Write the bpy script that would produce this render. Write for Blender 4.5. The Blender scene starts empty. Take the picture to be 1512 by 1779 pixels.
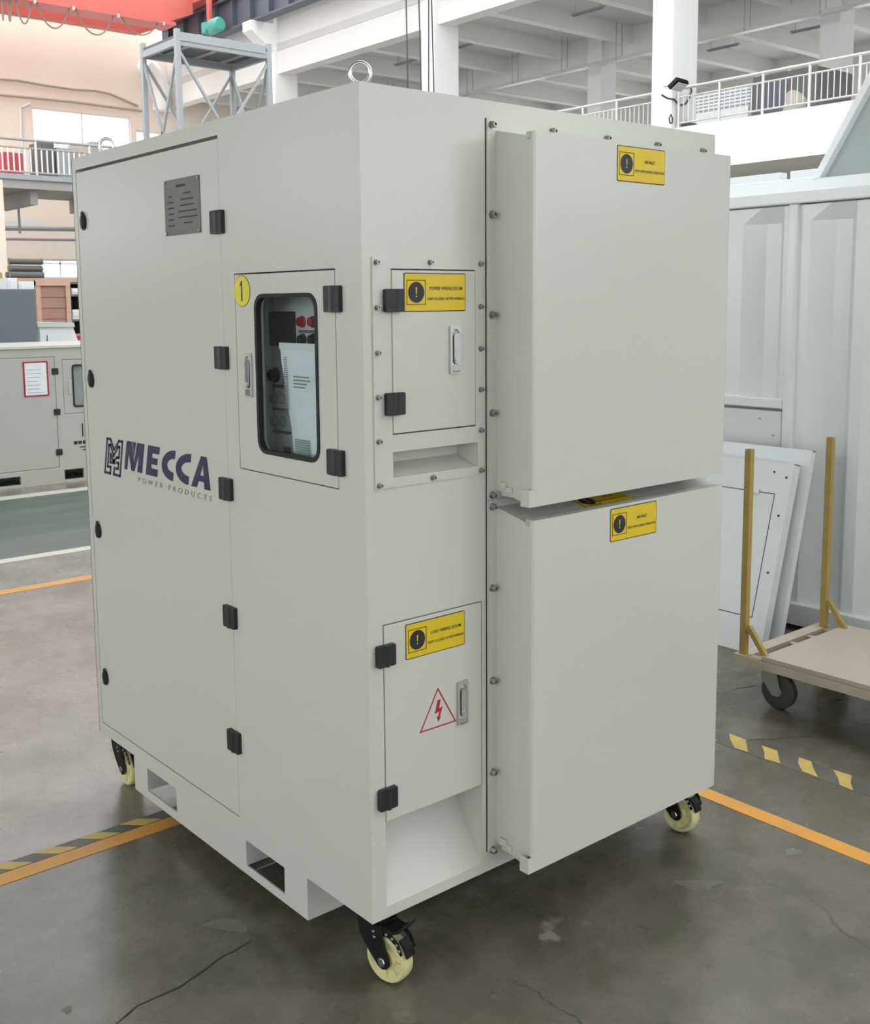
import bpy, bmesh, math, random
from mathutils import Vector, Matrix
random.seed(7)
sc = bpy.context.scene
COL = sc.collection
PI = math.pi

# ------------------------------------------------------------------ camera
CF, CCX, CCY = 1885.3, 730.4, 770.4            # focal length and principal point in px of the 1512x1779 frame
YAW, PIT, ROL = 0.8775, -0.1289, -0.0097
ZC = 0.185                                     # underside of the cabinet above the floor
CAM = Vector((-1.4909, -1.9955, 1.5111 + ZC))
_f = Vector((math.cos(PIT)*math.cos(YAW), math.cos(PIT)*math.sin(YAW), math.sin(PIT)))
_r = Vector((math.sin(YAW), -math.cos(YAW), 0))
_u = _r.cross(_f)
CR = math.cos(ROL)*_r + math.sin(ROL)*_u
CU = -math.sin(ROL)*_r + math.cos(ROL)*_u
cam_d = bpy.data.cameras.new('camera'); cam = bpy.data.objects.new('camera', cam_d); COL.objects.link(cam)
m = Matrix.Identity(4)
for i in range(3):
    m[i][0] = CR[i]; m[i][1] = CU[i]; m[i][2] = -_f[i]; m[i][3] = CAM[i]
cam.matrix_world = m
cam_d.sensor_fit = 'AUTO'; cam_d.sensor_width = 36.0
cam_d.lens = CF/1779*36.0
cam_d.shift_x = (756-CCX)/1779; cam_d.shift_y = (CCY-889.5)/1779
cam_d.clip_start = 0.05; cam_d.clip_end = 300
sc.camera = cam
# ------------------------------------------------------------------ sky, exposure
w = bpy.data.worlds.new('World'); sc.world = w; w.use_nodes = True
bgn = w.node_tree.nodes['Background']
bgn.inputs[0].default_value = (0.95, 0.985, 1.0, 1); bgn.inputs[1].default_value = 3.0
sc.view_settings.view_transform = 'Standard'; sc.view_settings.look = 'None'
sc.view_settings.gamma = 1.0; sc.view_settings.use_curve_mapping = False
sc.view_settings.exposure = 0.34
sc.cycles.max_bounces = 8; sc.cycles.diffuse_bounces = 5; sc.cycles.transparent_max_bounces = 12
sc.cycles.sample_clamp_indirect = 6.0

def P(u, v, ax, val):
    """point of the photograph taken onto the world plane ax = val"""
    d = _f + CR*((u-CCX)/CF) - CU*((v-CCY)/CF)
    i = 'xyz'.index(ax)
    return CAM + d*((val-CAM[i])/d[i])

# ------------------------------------------------------------------ materials
MATS = {}
def mat(name, col, rough=0.5, metal=0.0, bump=None, var=None, spec=0.5, coat=0.0, emit=None, trans=None):
    if name in MATS: return MATS[name]
    M = bpy.data.materials.new(name); M.use_nodes = True
    nt = M.node_tree; b = nt.nodes['Principled BSDF']
    b.inputs['Base Color'].default_value = (*col, 1); b.inputs['Roughness'].default_value = rough
    b.inputs['Metallic'].default_value = metal; b.inputs['Specular IOR Level'].default_value = spec
    b.inputs['Coat Weight'].default_value = coat
    tc = nt.nodes.new('ShaderNodeTexCoord')
    if var:
        sca, amt, col2 = var
        n = nt.nodes.new('ShaderNodeTexNoise'); n.inputs['Scale'].default_value = sca; n.inputs['Detail'].default_value = 5
        nt.links.new(tc.outputs['Object'], n.inputs['Vector'])
        mr = nt.nodes.new('ShaderNodeMapRange'); mr.inputs['From Min'].default_value = 0.35; mr.inputs['From Max'].default_value = 0.7
        mr.inputs['To Max'].default_value = amt
        nt.links.new(n.outputs['Fac'], mr.inputs['Value'])
        mx = nt.nodes.new('ShaderNodeMix'); mx.data_type = 'RGBA'
        mx.inputs['A'].default_value = (*col, 1); mx.inputs['B'].default_value = (*col2, 1)
        nt.links.new(mr.outputs['Result'], mx.inputs['Factor']); nt.links.new(mx.outputs['Result'], b.inputs['Base Color'])
    if bump:
        sca, st, dist = bump
        n = nt.nodes.new('ShaderNodeTexNoise'); n.inputs['Scale'].default_value = sca; n.inputs['Detail'].default_value = 2
        nt.links.new(tc.outputs['Object'], n.inputs['Vector'])
        bp = nt.nodes.new('ShaderNodeBump'); bp.inputs['Strength'].default_value = st; bp.inputs['Distance'].default_value = dist
        nt.links.new(n.outputs['Fac'], bp.inputs['Height']); nt.links.new(bp.outputs['Normal'], b.inputs['Normal'])
    if emit:
        b.inputs['Emission Color'].default_value = (*emit[0], 1); b.inputs['Emission Strength'].default_value = emit[1]
    MATS[name] = M
    return M

def glass(name, tint=(0.9, 0.93, 0.92), refl=0.10):
    if name in MATS: return MATS[name]
    M = bpy.data.materials.new(name); M.use_nodes = True; nt = M.node_tree
    nt.nodes.remove(nt.nodes['Principled BSDF'])
    t = nt.nodes.new('ShaderNodeBsdfTransparent'); t.inputs[0].default_value = (*tint, 1)
    g = nt.nodes.new('ShaderNodeBsdfGlossy'); g.inputs['Roughness'].default_value = 0.03
    lw = nt.nodes.new('ShaderNodeLayerWeight'); lw.inputs[0].default_value = 0.5
    fr = nt.nodes.new('ShaderNodeMath'); fr.operation = 'POWER'; fr.inputs[1].default_value = 5.0
    nt.links.new(lw.outputs['Facing'], fr.inputs[0])
    mx = nt.nodes.new('ShaderNodeMixShader')
    ad = nt.nodes.new('ShaderNodeMath'); ad.operation = 'ADD'; ad.inputs[1].default_value = refl; ad.use_clamp = True
    nt.links.new(fr.outputs[0], ad.inputs[0]); nt.links.new(ad.outputs[0], mx.inputs[0])
    nt.links.new(t.outputs[0], mx.inputs[1]); nt.links.new(g.outputs[0], mx.inputs[2])
    nt.links.new(mx.outputs[0], nt.nodes['Material Output'].inputs['Surface'])
    MATS[name] = M
    return M

COAT = mat('powder coat off-white', (0.565, 0.572, 0.522), 0.2, bump=(230, 0.15, 0.0018), spec=0.55)
COATS = mat('smooth off-white paint', (0.58, 0.587, 0.535), 0.33, bump=(300, 0.05, 0.0008))
COATIN = mat('inner grey-white paint', (0.52, 0.53, 0.52), 0.5, bump=(300, 0.05, 0.001))
BLACK = mat('black plastic', (0.012, 0.013, 0.015), 0.45, bump=(300, 0.1, 0.001))
BLACKM = mat('black painted steel', (0.005, 0.005, 0.006), 0.55, bump=(200, 0.05, 0.001), spec=0.3)
RUBBER = mat('black rubber', (0.012, 0.012, 0.012), 0.7, bump=(150, 0.1, 0.001))
STEEL = mat('bolt steel', (0.42, 0.42, 0.40), 0.35, metal=1.0, bump=(300, 0.1, 0.0005))
CHROME = mat('chrome', (0.62, 0.62, 0.61), 0.2, metal=1.0, bump=(100, 0.03, 0.0005))
ZINC = mat('satin zinc', (0.55, 0.56, 0.57), 0.38, metal=0.9, bump=(200, 0.05, 0.0005))
BRUSH = mat('brushed steel plate', (0.15, 0.155, 0.15), 0.34, metal=0.9, var=(6, 0.5, (0.24, 0.225, 0.20)), bump=(180, 0.06, 0.0006))
YEL = mat('label yellow', (0.70, 0.50, 0.015), 0.4, var=(30, 0.2, (0.62, 0.46, 0.02)))
YELN = mat('sticker lemon yellow', (0.66, 0.60, 0.045), 0.45, var=(30, 0.2, (0.6, 0.55, 0.05)))
INK = mat('black ink', (0.012, 0.012, 0.016), 0.5, var=(60, 0.2, (0.02, 0.02, 0.026)))
NAVY = mat('navy vinyl', (0.022, 0.016, 0.065), 0.45, var=(40, 0.3, (0.03, 0.022, 0.08)))
GREYINK = mat('grey vinyl', (0.20, 0.20, 0.205), 0.5, var=(40, 0.3, (0.26, 0.26, 0.26)))
REDINK = mat('red ink', (0.42, 0.012, 0.035), 0.5, var=(40, 0.3, (0.36, 0.02, 0.04)))
NYLON = mat('cream nylon', (0.66, 0.62, 0.32), 0.42, var=(25, 0.5, (0.56, 0.53, 0.27)), bump=(60, 0.05, 0.001))
GLASS = glass('door window glass', (0.9, 0.93, 0.93), 0.015)
WGLASS = glass('window glass', (0.95, 0.97, 0.97), 0.02)
SCREEN = mat('dark display', (0.018, 0.022, 0.028), 0.15, bump=(20, 0.02, 0.001))
REDL = mat('red lamp lens', (0.30, 0.012, 0.03), 0.25, bump=(80, 0.1, 0.001))
TEALL = mat('pale teal knob', (0.25, 0.33, 0.30), 0.3, bump=(80, 0.1, 0.001))
PAPER = mat('paper in plastic', (0.80, 0.84, 0.87), 0.35, bump=(45, 0.35, 0.01), var=(12, 0.4, (0.68, 0.73, 0.77)))
CONC = mat('white plaster', (0.78, 0.77, 0.75), 0.85, bump=(8, 0.1, 0.01), var=(0.8, 0.35, (0.70, 0.68, 0.66)))
CONCB = mat('bright white plaster', (0.86, 0.86, 0.85), 0.85, bump=(8, 0.08, 0.01), var=(0.6, 0.3, (0.82, 0.82, 0.8)))
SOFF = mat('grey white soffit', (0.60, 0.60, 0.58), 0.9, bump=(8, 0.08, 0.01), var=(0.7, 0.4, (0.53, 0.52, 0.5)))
BEIGE = mat('beige wall', (0.87, 0.775, 0.67), 0.9, bump=(6, 0.1, 0.01), var=(0.35, 0.6, (0.82, 0.70, 0.60)))
GREYST = mat('grey painted steel', (0.36, 0.38, 0.40), 0.45, bump=(40, 0.06, 0.001), var=(5, 0.3, (0.3, 0.32, 0.34)))
DARKST = mat('dark blue grey steel', (0.10, 0.115, 0.145), 0.5, bump=(30, 0.06, 0.001), var=(2, 0.4, (0.13, 0.14, 0.17)))
MIDST = mat('mid grey steel beam', (0.38, 0.37, 0.37), 0.6, bump=(30, 0.06, 0.002), var=(2, 0.4, (0.32, 0.31, 0.31)))
RAILM = mat('railing steel', (0.62, 0.61, 0.6), 0.35, metal=0.35, bump=(60, 0.05, 0.001))
CRANE = mat('crane red', (0.66, 0.15, 0.125), 0.5, bump=(20, 0.06, 0.002), var=(1.2, 0.4, (0.58, 0.14, 0.12)))
TEAL = mat('teal motor', (0.10, 0.42, 0.36), 0.5, bump=(40, 0.1, 0.002))
CABLE = mat('dark cable', (0.06, 0.055, 0.05), 0.6, bump=(60, 0.1, 0.001))
CABLEB = mat('brown grey cable', (0.28, 0.215, 0.18), 0.6, bump=(60, 0.1, 0.001))
GENW = mat('generator grey-white', (0.46, 0.455, 0.42), 0.4, bump=(300, 0.1, 0.001), var=(3, 0.25, (0.42, 0.415, 0.38)))
SLATE = mat('slate blue steel', (0.135, 0.155, 0.185), 0.5, bump=(100, 0.08, 0.001), var=(2, 0.3, (0.155, 0.17, 0.2)))
BROWN = mat('brown board', (0.42, 0.245, 0.19), 0.6, bump=(30, 0.2, 0.004), var=(4, 0.6, (0.34, 0.19, 0.15)))
CONT = mat('container white paint', (0.80, 0.82, 0.825), 0.2, bump=(30, 0.06, 0.003), var=(2, 0.2, (0.75, 0.77, 0.78)))
CONTG = mat('pale grey green steel', (0.36, 0.405, 0.41), 0.35, bump=(30, 0.06, 0.002), var=(2, 0.3, (0.38, 0.43, 0.45)))
PANELW = mat('white sheet panel', (0.74, 0.77, 0.79), 0.3, bump=(120, 0.05, 0.001), var=(3, 0.2, (0.70, 0.73, 0.75)))
PANELG = mat('panel grey edge', (0.26, 0.28, 0.30), 0.5, bump=(60, 0.05, 0.001))
YPAINT = mat('worn yellow paint', (0.42, 0.30, 0.075), 0.5, bump=(60, 0.3, 0.003), var=(14, 0.85, (0.33, 0.23, 0.075)))
YWORN = mat('dusty yellow frame', (0.42, 0.37, 0.27), 0.6, bump=(60, 0.3, 0.003), var=(9, 0.8, (0.5, 0.46, 0.38)))
PLY = mat('plywood', (0.46, 0.40, 0.34), 0.6, bump=(40, 0.2, 0.002), var=(5, 0.5, (0.40, 0.34, 0.28)))
TYRE = mat('grey tyre', (0.055, 0.058, 0.055), 0.6, bump=(60, 0.2, 0.002))
DUSTY = mat('dusty green grey steel', (0.27, 0.28, 0.25), 0.6, bump=(60, 0.2, 0.002), var=(9, 0.5, (0.34, 0.34, 0.3)))
ORANGE = mat('orange floor tape', (0.72, 0.34, 0.045), 0.5, bump=(60, 0.2, 0.002), var=(7, 0.6, (0.58, 0.29, 0.07)))
HYEL = mat('worn yellow tape', (0.62, 0.46, 0.11), 0.55, bump=(60, 0.2, 0.002), var=(9, 0.8, (0.44, 0.34, 0.13)))
HBLK = mat('worn black tape', (0.075, 0.07, 0.068), 0.5, bump=(60, 0.2, 0.002), var=(8, 0.9, (0.15, 0.138, 0.118)))
WLINE = mat('white floor paint', (0.62, 0.60, 0.55), 0.5, bump=(60, 0.2, 0.002), var=(6, 0.5, (0.5, 0.47, 0.42)))
CARTON = mat('carton', (0.5, 0.45, 0.39), 0.8, bump=(30, 0.1, 0.002))
DARKGEN = mat('dark grey sheet', (0.12, 0.12, 0.115), 0.5, bump=(60, 0.06, 0.001))

def floor_mat():
    M = bpy.data.materials.new('concrete floor'); M.use_nodes = True; nt = M.node_tree; b = nt.nodes['Principled BSDF']
    N = nt.nodes.new; L = nt.links.new
    tc = N('ShaderNodeTexCoord')
    def noise(s, d=6, r=0.6):
        n = N('ShaderNodeTexNoise'); n.inputs['Scale'].default_value = s; n.inputs['Detail'].default_value = d; n.inputs['Roughness'].default_value = r
        L(tc.outputs['Object'], n.inputs['Vector']); return n
    def ramp(src, a, bb):
        r = N('ShaderNodeMapRange'); r.inputs['From Min'].default_value = a; r.inputs['From Max'].default_value = bb; L(src, r.inputs['Value']); return r.outputs['Result']
    def mix(fac, A, B):
        mx = N('ShaderNodeMix'); mx.data_type = 'RGBA'
        L(fac, mx.inputs['Factor'])
        for k, s in (('A', A), ('B', B)):
            if isinstance(s, tuple): mx.inputs[k].default_value = (*s, 1)
            else: L(s, mx.inputs[k])
        return mx.outputs['Result']
    big = ramp(noise(0.9, 4).outputs['Fac'], 0.38, 0.62)
    c = mix(big, (0.080, 0.077, 0.054), (0.122, 0.115, 0.086))
    med = ramp(noise(4.2, 9, 0.74).outputs['Fac'], 0.42, 0.62)
    c = mix(med, c, (0.165, 0.15, 0.12))
    n3 = noise(2.7, 6, 0.62); pale = ramp(n3.outputs['Fac'], 0.665, 0.70)
    c = mix(pale, c, (0.27, 0.25, 0.21))
    n4 = noise(26, 4, 0.7); sp = ramp(n4.outputs['Fac'], 0.70, 0.76)
    c = mix(sp, c, (0.07, 0.065, 0.055))
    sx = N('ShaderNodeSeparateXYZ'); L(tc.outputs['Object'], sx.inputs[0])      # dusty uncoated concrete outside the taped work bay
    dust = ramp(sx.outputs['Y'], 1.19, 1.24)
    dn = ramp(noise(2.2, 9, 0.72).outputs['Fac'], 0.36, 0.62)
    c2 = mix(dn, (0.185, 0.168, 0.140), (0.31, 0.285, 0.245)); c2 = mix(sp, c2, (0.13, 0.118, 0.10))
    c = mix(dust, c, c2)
    # long cracks
    nd = noise(3.0, 4); vm = N('ShaderNodeVectorMath'); vm.operation = 'MULTIPLY_ADD'; vm.inputs[1].default_value = (0.22, 0.22, 0.0)
    L(nd.outputs['Color'], vm.inputs[0]); L(tc.outputs['Object'], vm.inputs[2])
    vo = N('ShaderNodeTexVoronoi'); vo.feature = 'DISTANCE_TO_EDGE'; vo.inputs['Scale'].default_value = 0.5; L(vm.outputs[0], vo.inputs['Vector'])
    cr = ramp(vo.outputs['Distance'], 0.0022, 0.0)
    ck = N('ShaderNodeMath'); ck.operation = 'MULTIPLY'; L(cr, ck.inputs[0]); L(ramp(noise(0.8, 2).outputs['Fac'], 0.52, 0.60), ck.inputs[1])
    c = mix(ck.outputs[0], c, (0.035, 0.033, 0.028))
    L(c, b.inputs['Base Color'])
    rr = N('ShaderNodeMapRange'); rr.inputs['To Min'].default_value = 0.12; rr.inputs['To Max'].default_value = 0.42
    L(noise(3.5, 6).outputs['Fac'], rr.inputs['Value']); L(rr.outputs['Result'], b.inputs['Roughness'])
    b.inputs['Specular IOR Level'].default_value = 0.6
    bp = N('ShaderNodeBump'); bp.inputs['Strength'].default_value = 0.15; bp.inputs['Distance'].default_value = 0.004
    L(noise(9, 6, 0.65).outputs['Fac'], bp.inputs['Height']); L(bp.outputs['Normal'], b.inputs['Normal'])
    return M
def aisle_mat():
    M = mat('green aisle paint', (0.075, 0.10, 0.088), 0.35, var=(1.6, 0.8, (0.15, 0.165, 0.145)), bump=(6, 0.15, 0.004))
    for n in M.node_tree.nodes:
        if n.type == 'TEX_NOISE' and n.inputs['Scale'].default_value < 2:
            mp = M.node_tree.nodes.new('ShaderNodeMapping'); mp.inputs['Scale'].default_value = (0.6, 3.0, 1)
            src = n.inputs['Vector'].links[0].from_socket
            M.node_tree.links.new(src, mp.inputs['Vector']); M.node_tree.links.new(mp.outputs[0], n.inputs['Vector'])
    return M
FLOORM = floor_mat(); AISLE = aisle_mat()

# ------------------------------------------------------------------ mesh helpers
class MB:
    def __init__(s): s.v = []; s.f = []; s.m = []
    def add(s, vs, fs, mi=0):
        o = len(s.v); s.v += [Vector(p) for p in vs]
        s.f += [tuple(i+o for i in q) for q in fs]; s.m += [mi]*len(fs); return s
    def box(s, a, b, mi=0):
        x0, y0, z0 = [min(p, q) for p, q in zip(a, b)]; x1, y1, z1 = [max(p, q) for p, q in zip(a, b)]
        return s.add([(x0,y0,z0),(x1,y0,z0),(x1,y1,z0),(x0,y1,z0),(x0,y0,z1),(x1,y0,z1),(x1,y1,z1),(x0,y1,z1)],
                     [(0,3,2,1),(4,5,6,7),(0,1,5,4),(1,2,6,5),(2,3,7,6),(3,0,4,7)], mi)
    def bar(s, p, q, wd, ht, up=(0,0,1), mi=0):
        p = Vector(p); q = Vector(q); d = (q-p).normalized(); up = Vector(up)
        if abs(d.dot(up)) > 0.98: up = Vector((1,0,0))
        a = d.cross(up).normalized()*wd/2; b = a.cross(d).normalized()*ht/2
        vs = [p-a-b, p+a-b, p+a+b, p-a+b, q-a-b, q+a-b, q+a+b, q-a+b]
        return s.add(vs, [(0,3,2,1),(4,5,6,7),(0,1,5,4),(1,2,6,5),(2,3,7,6),(3,0,4,7)], mi)
    def tube(s, path, r, n=8, mi=0, cap=True, rs=None):
        path = [Vector(p) for p in path]; rings = []
        closed = (path[0]-path[-1]).length < 1e-7
        if closed: path = path[:-1]
        k = len(path); prev = None
        for i, p in enumerate(path):
            a = path[(i-1) % k] if (closed or i > 0) else p; b = path[(i+1) % k] if (closed or i < k-1) else p
            d = (b-a).normalized()
            if prev is None:
                t = Vector((0,0,1)) if abs(d.z) < 0.9 else Vector((1,0,0)); e = d.cross(t).normalized()
            else:
                e = (prev - d*prev.dot(d)).normalized()
            prev = e; g = d.cross(e); rr = rs[i] if rs else r
            rings.append([p + e*(rr*math.cos(2*PI*j/n)) + g*(rr*math.sin(2*PI*j/n)) for j in range(n)])
        vs = [x for R in rings for x in R]; fs = []
        for i in range(k if closed else k-1):
            a = i*n; b = ((i+1) % k)*n
            for j in range(n): fs.append((a+j, a+(j+1) % n, b+(j+1) % n, b+j))
        if cap and not closed: fs += [tuple(reversed(range(n))), tuple(range((k-1)*n, k*n))]
        return s.add(vs, fs, mi)
    def cyl(s, p, q, r, n=12, mi=0, r2=None):
        return s.tube([p, q], r, n, mi, True, [r, r if r2 is None else r2])
    def prism(s, poly, fr, t0, t1, mi=0):
        """poly in 2-D, fr(a, b, t) gives the 3-D point"""
        n = len(poly); vs = [fr(a, b, t0) for a, b in poly] + [fr(a, b, t1) for a, b in poly]
        fs = [tuple(reversed(range(n))), tuple(range(n, 2*n))] + [(i, (i+1) % n, n+(i+1) % n, n+i) for i in range(n)]
        return s.add(vs, fs, mi)
    def ring(s, outer, inner, fr, t0, t1, mi=0):
        """plate between two outlines with the same number of points"""
        n = len(outer); vs = [fr(a, b, t) for t in (t0, t1) for poly in (outer, inner) for a, b in poly]; fs = []
        for i in range(n):
            j = (i+1) % n
            fs += [(i, j, n+j, n+i), (2*n+j, 2*n+i, 3*n+i, 3*n+j), (j, i, 2*n+i, 2*n+j), (n+i, n+j, 3*n+j, 3*n+i)]
        return s.add(vs, fs, mi)
    def lathe(s, prof, o, ax, n=20, mi=0):
        o = Vector(o); ax = Vector(ax).normalized(); t = Vector((0,0,1)) if abs(ax.z) < 0.9 else Vector((1,0,0))
        e = ax.cross(t).normalized(); g = ax.cross(e); vs = []; fs = []; k = len(prof)
        for r, h in prof: vs += [o + ax*h + e*(r*math.cos(2*PI*j/n)) + g*(r*math.sin(2*PI*j/n)) for j in range(n)]
        for i in range(k-1):
            for j in range(n): fs.append((i*n+j, i*n+(j+1) % n, (i+1)*n+(j+1) % n, (i+1)*n+j))
        if prof[0][0] > 1e-6: fs.append(tuple(reversed(range(n))))
        if prof[-1][0] > 1e-6: fs.append(tuple(range((k-1)*n, k*n)))
        return s.add(vs, fs, mi)
    def holes(s, fr, a0, a1, b0, b1, hs, t0, t1, mi=0):
        """flat plate a0..a1 x b0..b1 with rectangular holes (a,b,a,b), thickness t0..t1"""
        A = sorted({a0, a1, *[x for h in hs for x in (h[0], h[2]) if a0 < x < a1]})
        B = sorted({b0, b1, *[x for h in hs for x in (h[1], h[3]) if b0 < x < b1]})
        solid = {}
        for i in range(len(A)-1):
            for j in range(len(B)-1):
                ca = (A[i]+A[i+1])/2; cb = (B[j]+B[j+1])/2
                solid[i, j] = not any(h[0] < ca < h[2] and h[1] < cb < h[3] for h in hs)
        for (i, j), ok in solid.items():
            if not ok: continue
            q = [(A[i], B[j]), (A[i+1], B[j]), (A[i+1], B[j+1]), (A[i], B[j+1])]
            s.add([fr(a, b, t0) for a, b in q], [(0,1,2,3)], mi); s.add([fr(a, b, t1) for a, b in q], [(3,2,1,0)], mi)
            for k, nb in enumerate(((i, j-1), (i+1, j), (i, j+1), (i-1, j))):
                if not solid.get(nb, False):
                    p, r = q[k], q[(k+1) % 4]
                    s.add([fr(*p, t0), fr(*r, t0), fr(*r, t1), fr(*p, t1)], [(3,2,1,0)], mi)
        return s
    def text(s, body, fr, a, b, size, width=None, bold=0.0, t=0.0, mi=0, align='CENTER', space=1.0):
        cu = bpy.data.curves.new('txt', 'FONT'); cu.body = body; cu.size = 1.0; cu.offset = bold; cu.align_x = align
        cu.space_character = space; cu.resolution_u = 3
        ob = bpy.data.objects.new('txt', cu); COL.objects.link(ob)
        dg = bpy.context.evaluated_depsgraph_get(); me = bpy.data.meshes.new_from_object(ob.evaluated_get(dg))
        xs = [v.co.x for v in me.vertices]; ys = [v.co.y for v in me.vertices]
        k = size/0.72
        kx = k if width is None else width/(max(xs)-min(xs))
        cx = (max(xs)+min(xs))/2 if align == 'CENTER' else min(xs)
        s.add([fr(a+(v.co.x-cx)*kx, b+v.co.y*k, t) for v in me.vertices], [tuple(p.vertices) for p in me.polygons], mi)
        bpy.data.objects.remove(ob); bpy.data.curves.remove(cu); bpy.data.meshes.remove(me)
        return s
    def mesh(s, name, mats, org=(0,0,0), bevel=0, smooth=False, weld=False):
        org = Vector(org); me = bpy.data.meshes.new(name)
        me.from_pydata([tuple(p-org) for p in s.v], [], s.f)
        for i, p in enumerate(me.polygons): p.material_index = s.m[i]
        if not isinstance(mats, (list, tuple)): mats = [mats]
        for M in mats: me.materials.append(M)
        bm = bmesh.new(); bm.from_mesh(me)
        if weld: bmesh.ops.remove_doubles(bm, verts=bm.verts, dist=1e-6)
        if len(mats) == 1: bmesh.ops.recalc_face_normals(bm, faces=bm.faces)
        if bevel:
            es = [e for e in bm.edges if len(e.link_faces) == 2 and e.calc_face_angle(0) > 0.5]
            bmesh.ops.bevel(bm, geom=es, offset=bevel, segments=2, affect='EDGES', profile=0.5, clamp_overlap=True)
        bm.to_mesh(me); bm.free()
        if smooth:
            me.polygons.foreach_set('use_smooth', [True]*len(me.polygons))
            me.set_sharp_from_angle(angle=0.7)
        me.update()
        return me
def worg(o):
    v = Vector((0,0,0))
    while o is not None: v = v + o.location; o = o.parent
    return v
def link(name, data, loc, parent=None, rotz=0.0):
    o = bpy.data.objects.new(name, data); COL.objects.link(o)
    if parent is not None: o.parent = parent; o.location = Vector(loc) - worg(parent)
    else: o.location = loc
    o.rotation_euler = (0, 0, rotz)
    return o
def part(name, mb, mats, parent, label=None, **k):
    """a part whose geometry was given in world coordinates"""
    o = link(name, mb.mesh(name, mats, worg(parent), **k), worg(parent), parent)
    if label: o['label'] = label
    return o
def tag(o, label, cat, group=None, kind=None):
    o['label'] = label; o['category'] = cat
    if group: o['group'] = group
    if kind: o['kind'] = kind
    return o
def thing(name, loc, label, cat, group=None): return tag(link(name, None, loc), label, cat, group)
def solo(name, mb, mats, loc, label, cat, group=None, **k):
    return tag(link(name, mb.mesh(name, mats, loc, **k), loc), label, cat, group)
def struct(name, mb, mats, label=None, parent=None, **k):
    o = link(name, mb.mesh(name, mats, (0,0,0), **k), (0,0,0), parent)
    if parent is None: o['kind'] = 'structure'
    if label: o['label'] = label
    return o
def rrect(a0, b0, a1, b1, r, n=5):
    pts = []
    for cx, cy, s in ((a1-r, b0+r, -90), (a1-r, b1-r, 0), (a0+r, b1-r, 90), (a0+r, b0+r, 180)):
        for i in range(n+1):
            t = math.radians(s + 90*i/n); pts.append((cx+r*math.cos(t), cy+r*math.sin(t)))
    return pts
def rect_like(poly, a0, b0, a1, b1):
    """points on a rectangle outline matching the points of a rounded rectangle (for ring())"""
    ca, cb = (a0+a1)/2, (b0+b1)/2; out = []
    n = len(poly)//4
    cor = ((a1, b0), (a1, b1), (a0, b1), (a0, b0))
    for i in range(len(poly)): out.append(cor[i//n])
    return out

# ------------------------------------------------------------------ the setting
X_M = 20.5                       # edge of the mezzanine along the east side
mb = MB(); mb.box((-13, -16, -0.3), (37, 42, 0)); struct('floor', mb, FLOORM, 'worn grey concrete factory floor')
mb = MB(); mb.box((-13, 5.30, 0), (20, 7.66, 0.003)); struct('floor_aisle', mb, AISLE, 'green painted aisle crossing the floor')
# far end wall with its windows
Y_W = 41.0
fW = lambda a, b, t: (a, Y_W+t, b)
holesW = []
w1 = (P(55,186,'y',Y_W), P(228,245,'y',Y_W)); holesW.append((w1[0].x, 6.9, w1[1].x, w1[0].z))
w2 = (P(236,226,'y',Y_W), P(262,245,'y',Y_W)); holesW.append((w2[0].x, 6.9, w2[1].x+1.6, w2[0].z))
w3 = (P(69,450,'y',Y_W), P(131,483,'y',Y_W)); holesW.append((w3[0].x, w3[1].z, w3[1].x+0.3, w3[0].z))
holesW.append((18.9, 13.0, 20.4, 14.4))
for k in range(3): holesW.append((-10+4.2*k, 7.4, -6.8+4.2*k, 10.4))
for k in range(4): holesW.append((-11+4.2*k, 1.2, -7.6+4.2*k, 4.4))  # out of view, added to brighten the space under the far mezzanine
for k in range(1, 5): holesW.append((14.6+4.2*k, 1.2, 18+4.2*k, 4.4))  # hidden behind the cabinet, openings added for the same light
mb = MB(); mb.holes(fW, -13, 37, 0, 14.6, holesW, 0, 0.3); struct('wall_back', mb, BEIGE, 'beige end wall of the factory hall')
WHITEF = mat('white window frame', (0.8, 0.8, 0.79), 0.5, bump=(40, 0.05, 0.001))
for i, (a0, b0, a1, b1) in enumerate(holesW[:4]):
    mb = MB(); mb.ring([(a0,b0),(a1,b0),(a1,b1),(a0,b1)], [(a0+.06,b0+.06),(a1-.06,b0+.06),(a1-.06,b1-.06),(a0+.06,b1-.06)], fW, 0.08, 0.16)
    o = struct('window_%d' % (i+1), mb, WHITEF, 'bright window in the beige end wall')
    nx = max(2, round((a1-a0)/1.9))
    for k in range(1, nx):
        xx = a0+(a1-a0)*k/nx; m2 = MB(); m2.box((xx-.03, Y_W+.09, b0+.06), (xx+.03, Y_W+.15, b1-.06)); struct('mullion', m2, WHITEF, parent=o)
    zz = b0+(b1-b0)*(0.78 if i == 2 else 0.45)
    m2 = MB(); m2.box((a0+.06, Y_W+.09, zz-.025), (a1-.06, Y_W+.15, zz+.025)); struct('transom', m2, WHITEF, parent=o)
    m2 = MB(); m2.box((a0+.05, Y_W+.115, b0+.05), (a1-.05, Y_W+.125, b1-.05)); struct('pane', m2, WGLASS, parent=o)
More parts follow.
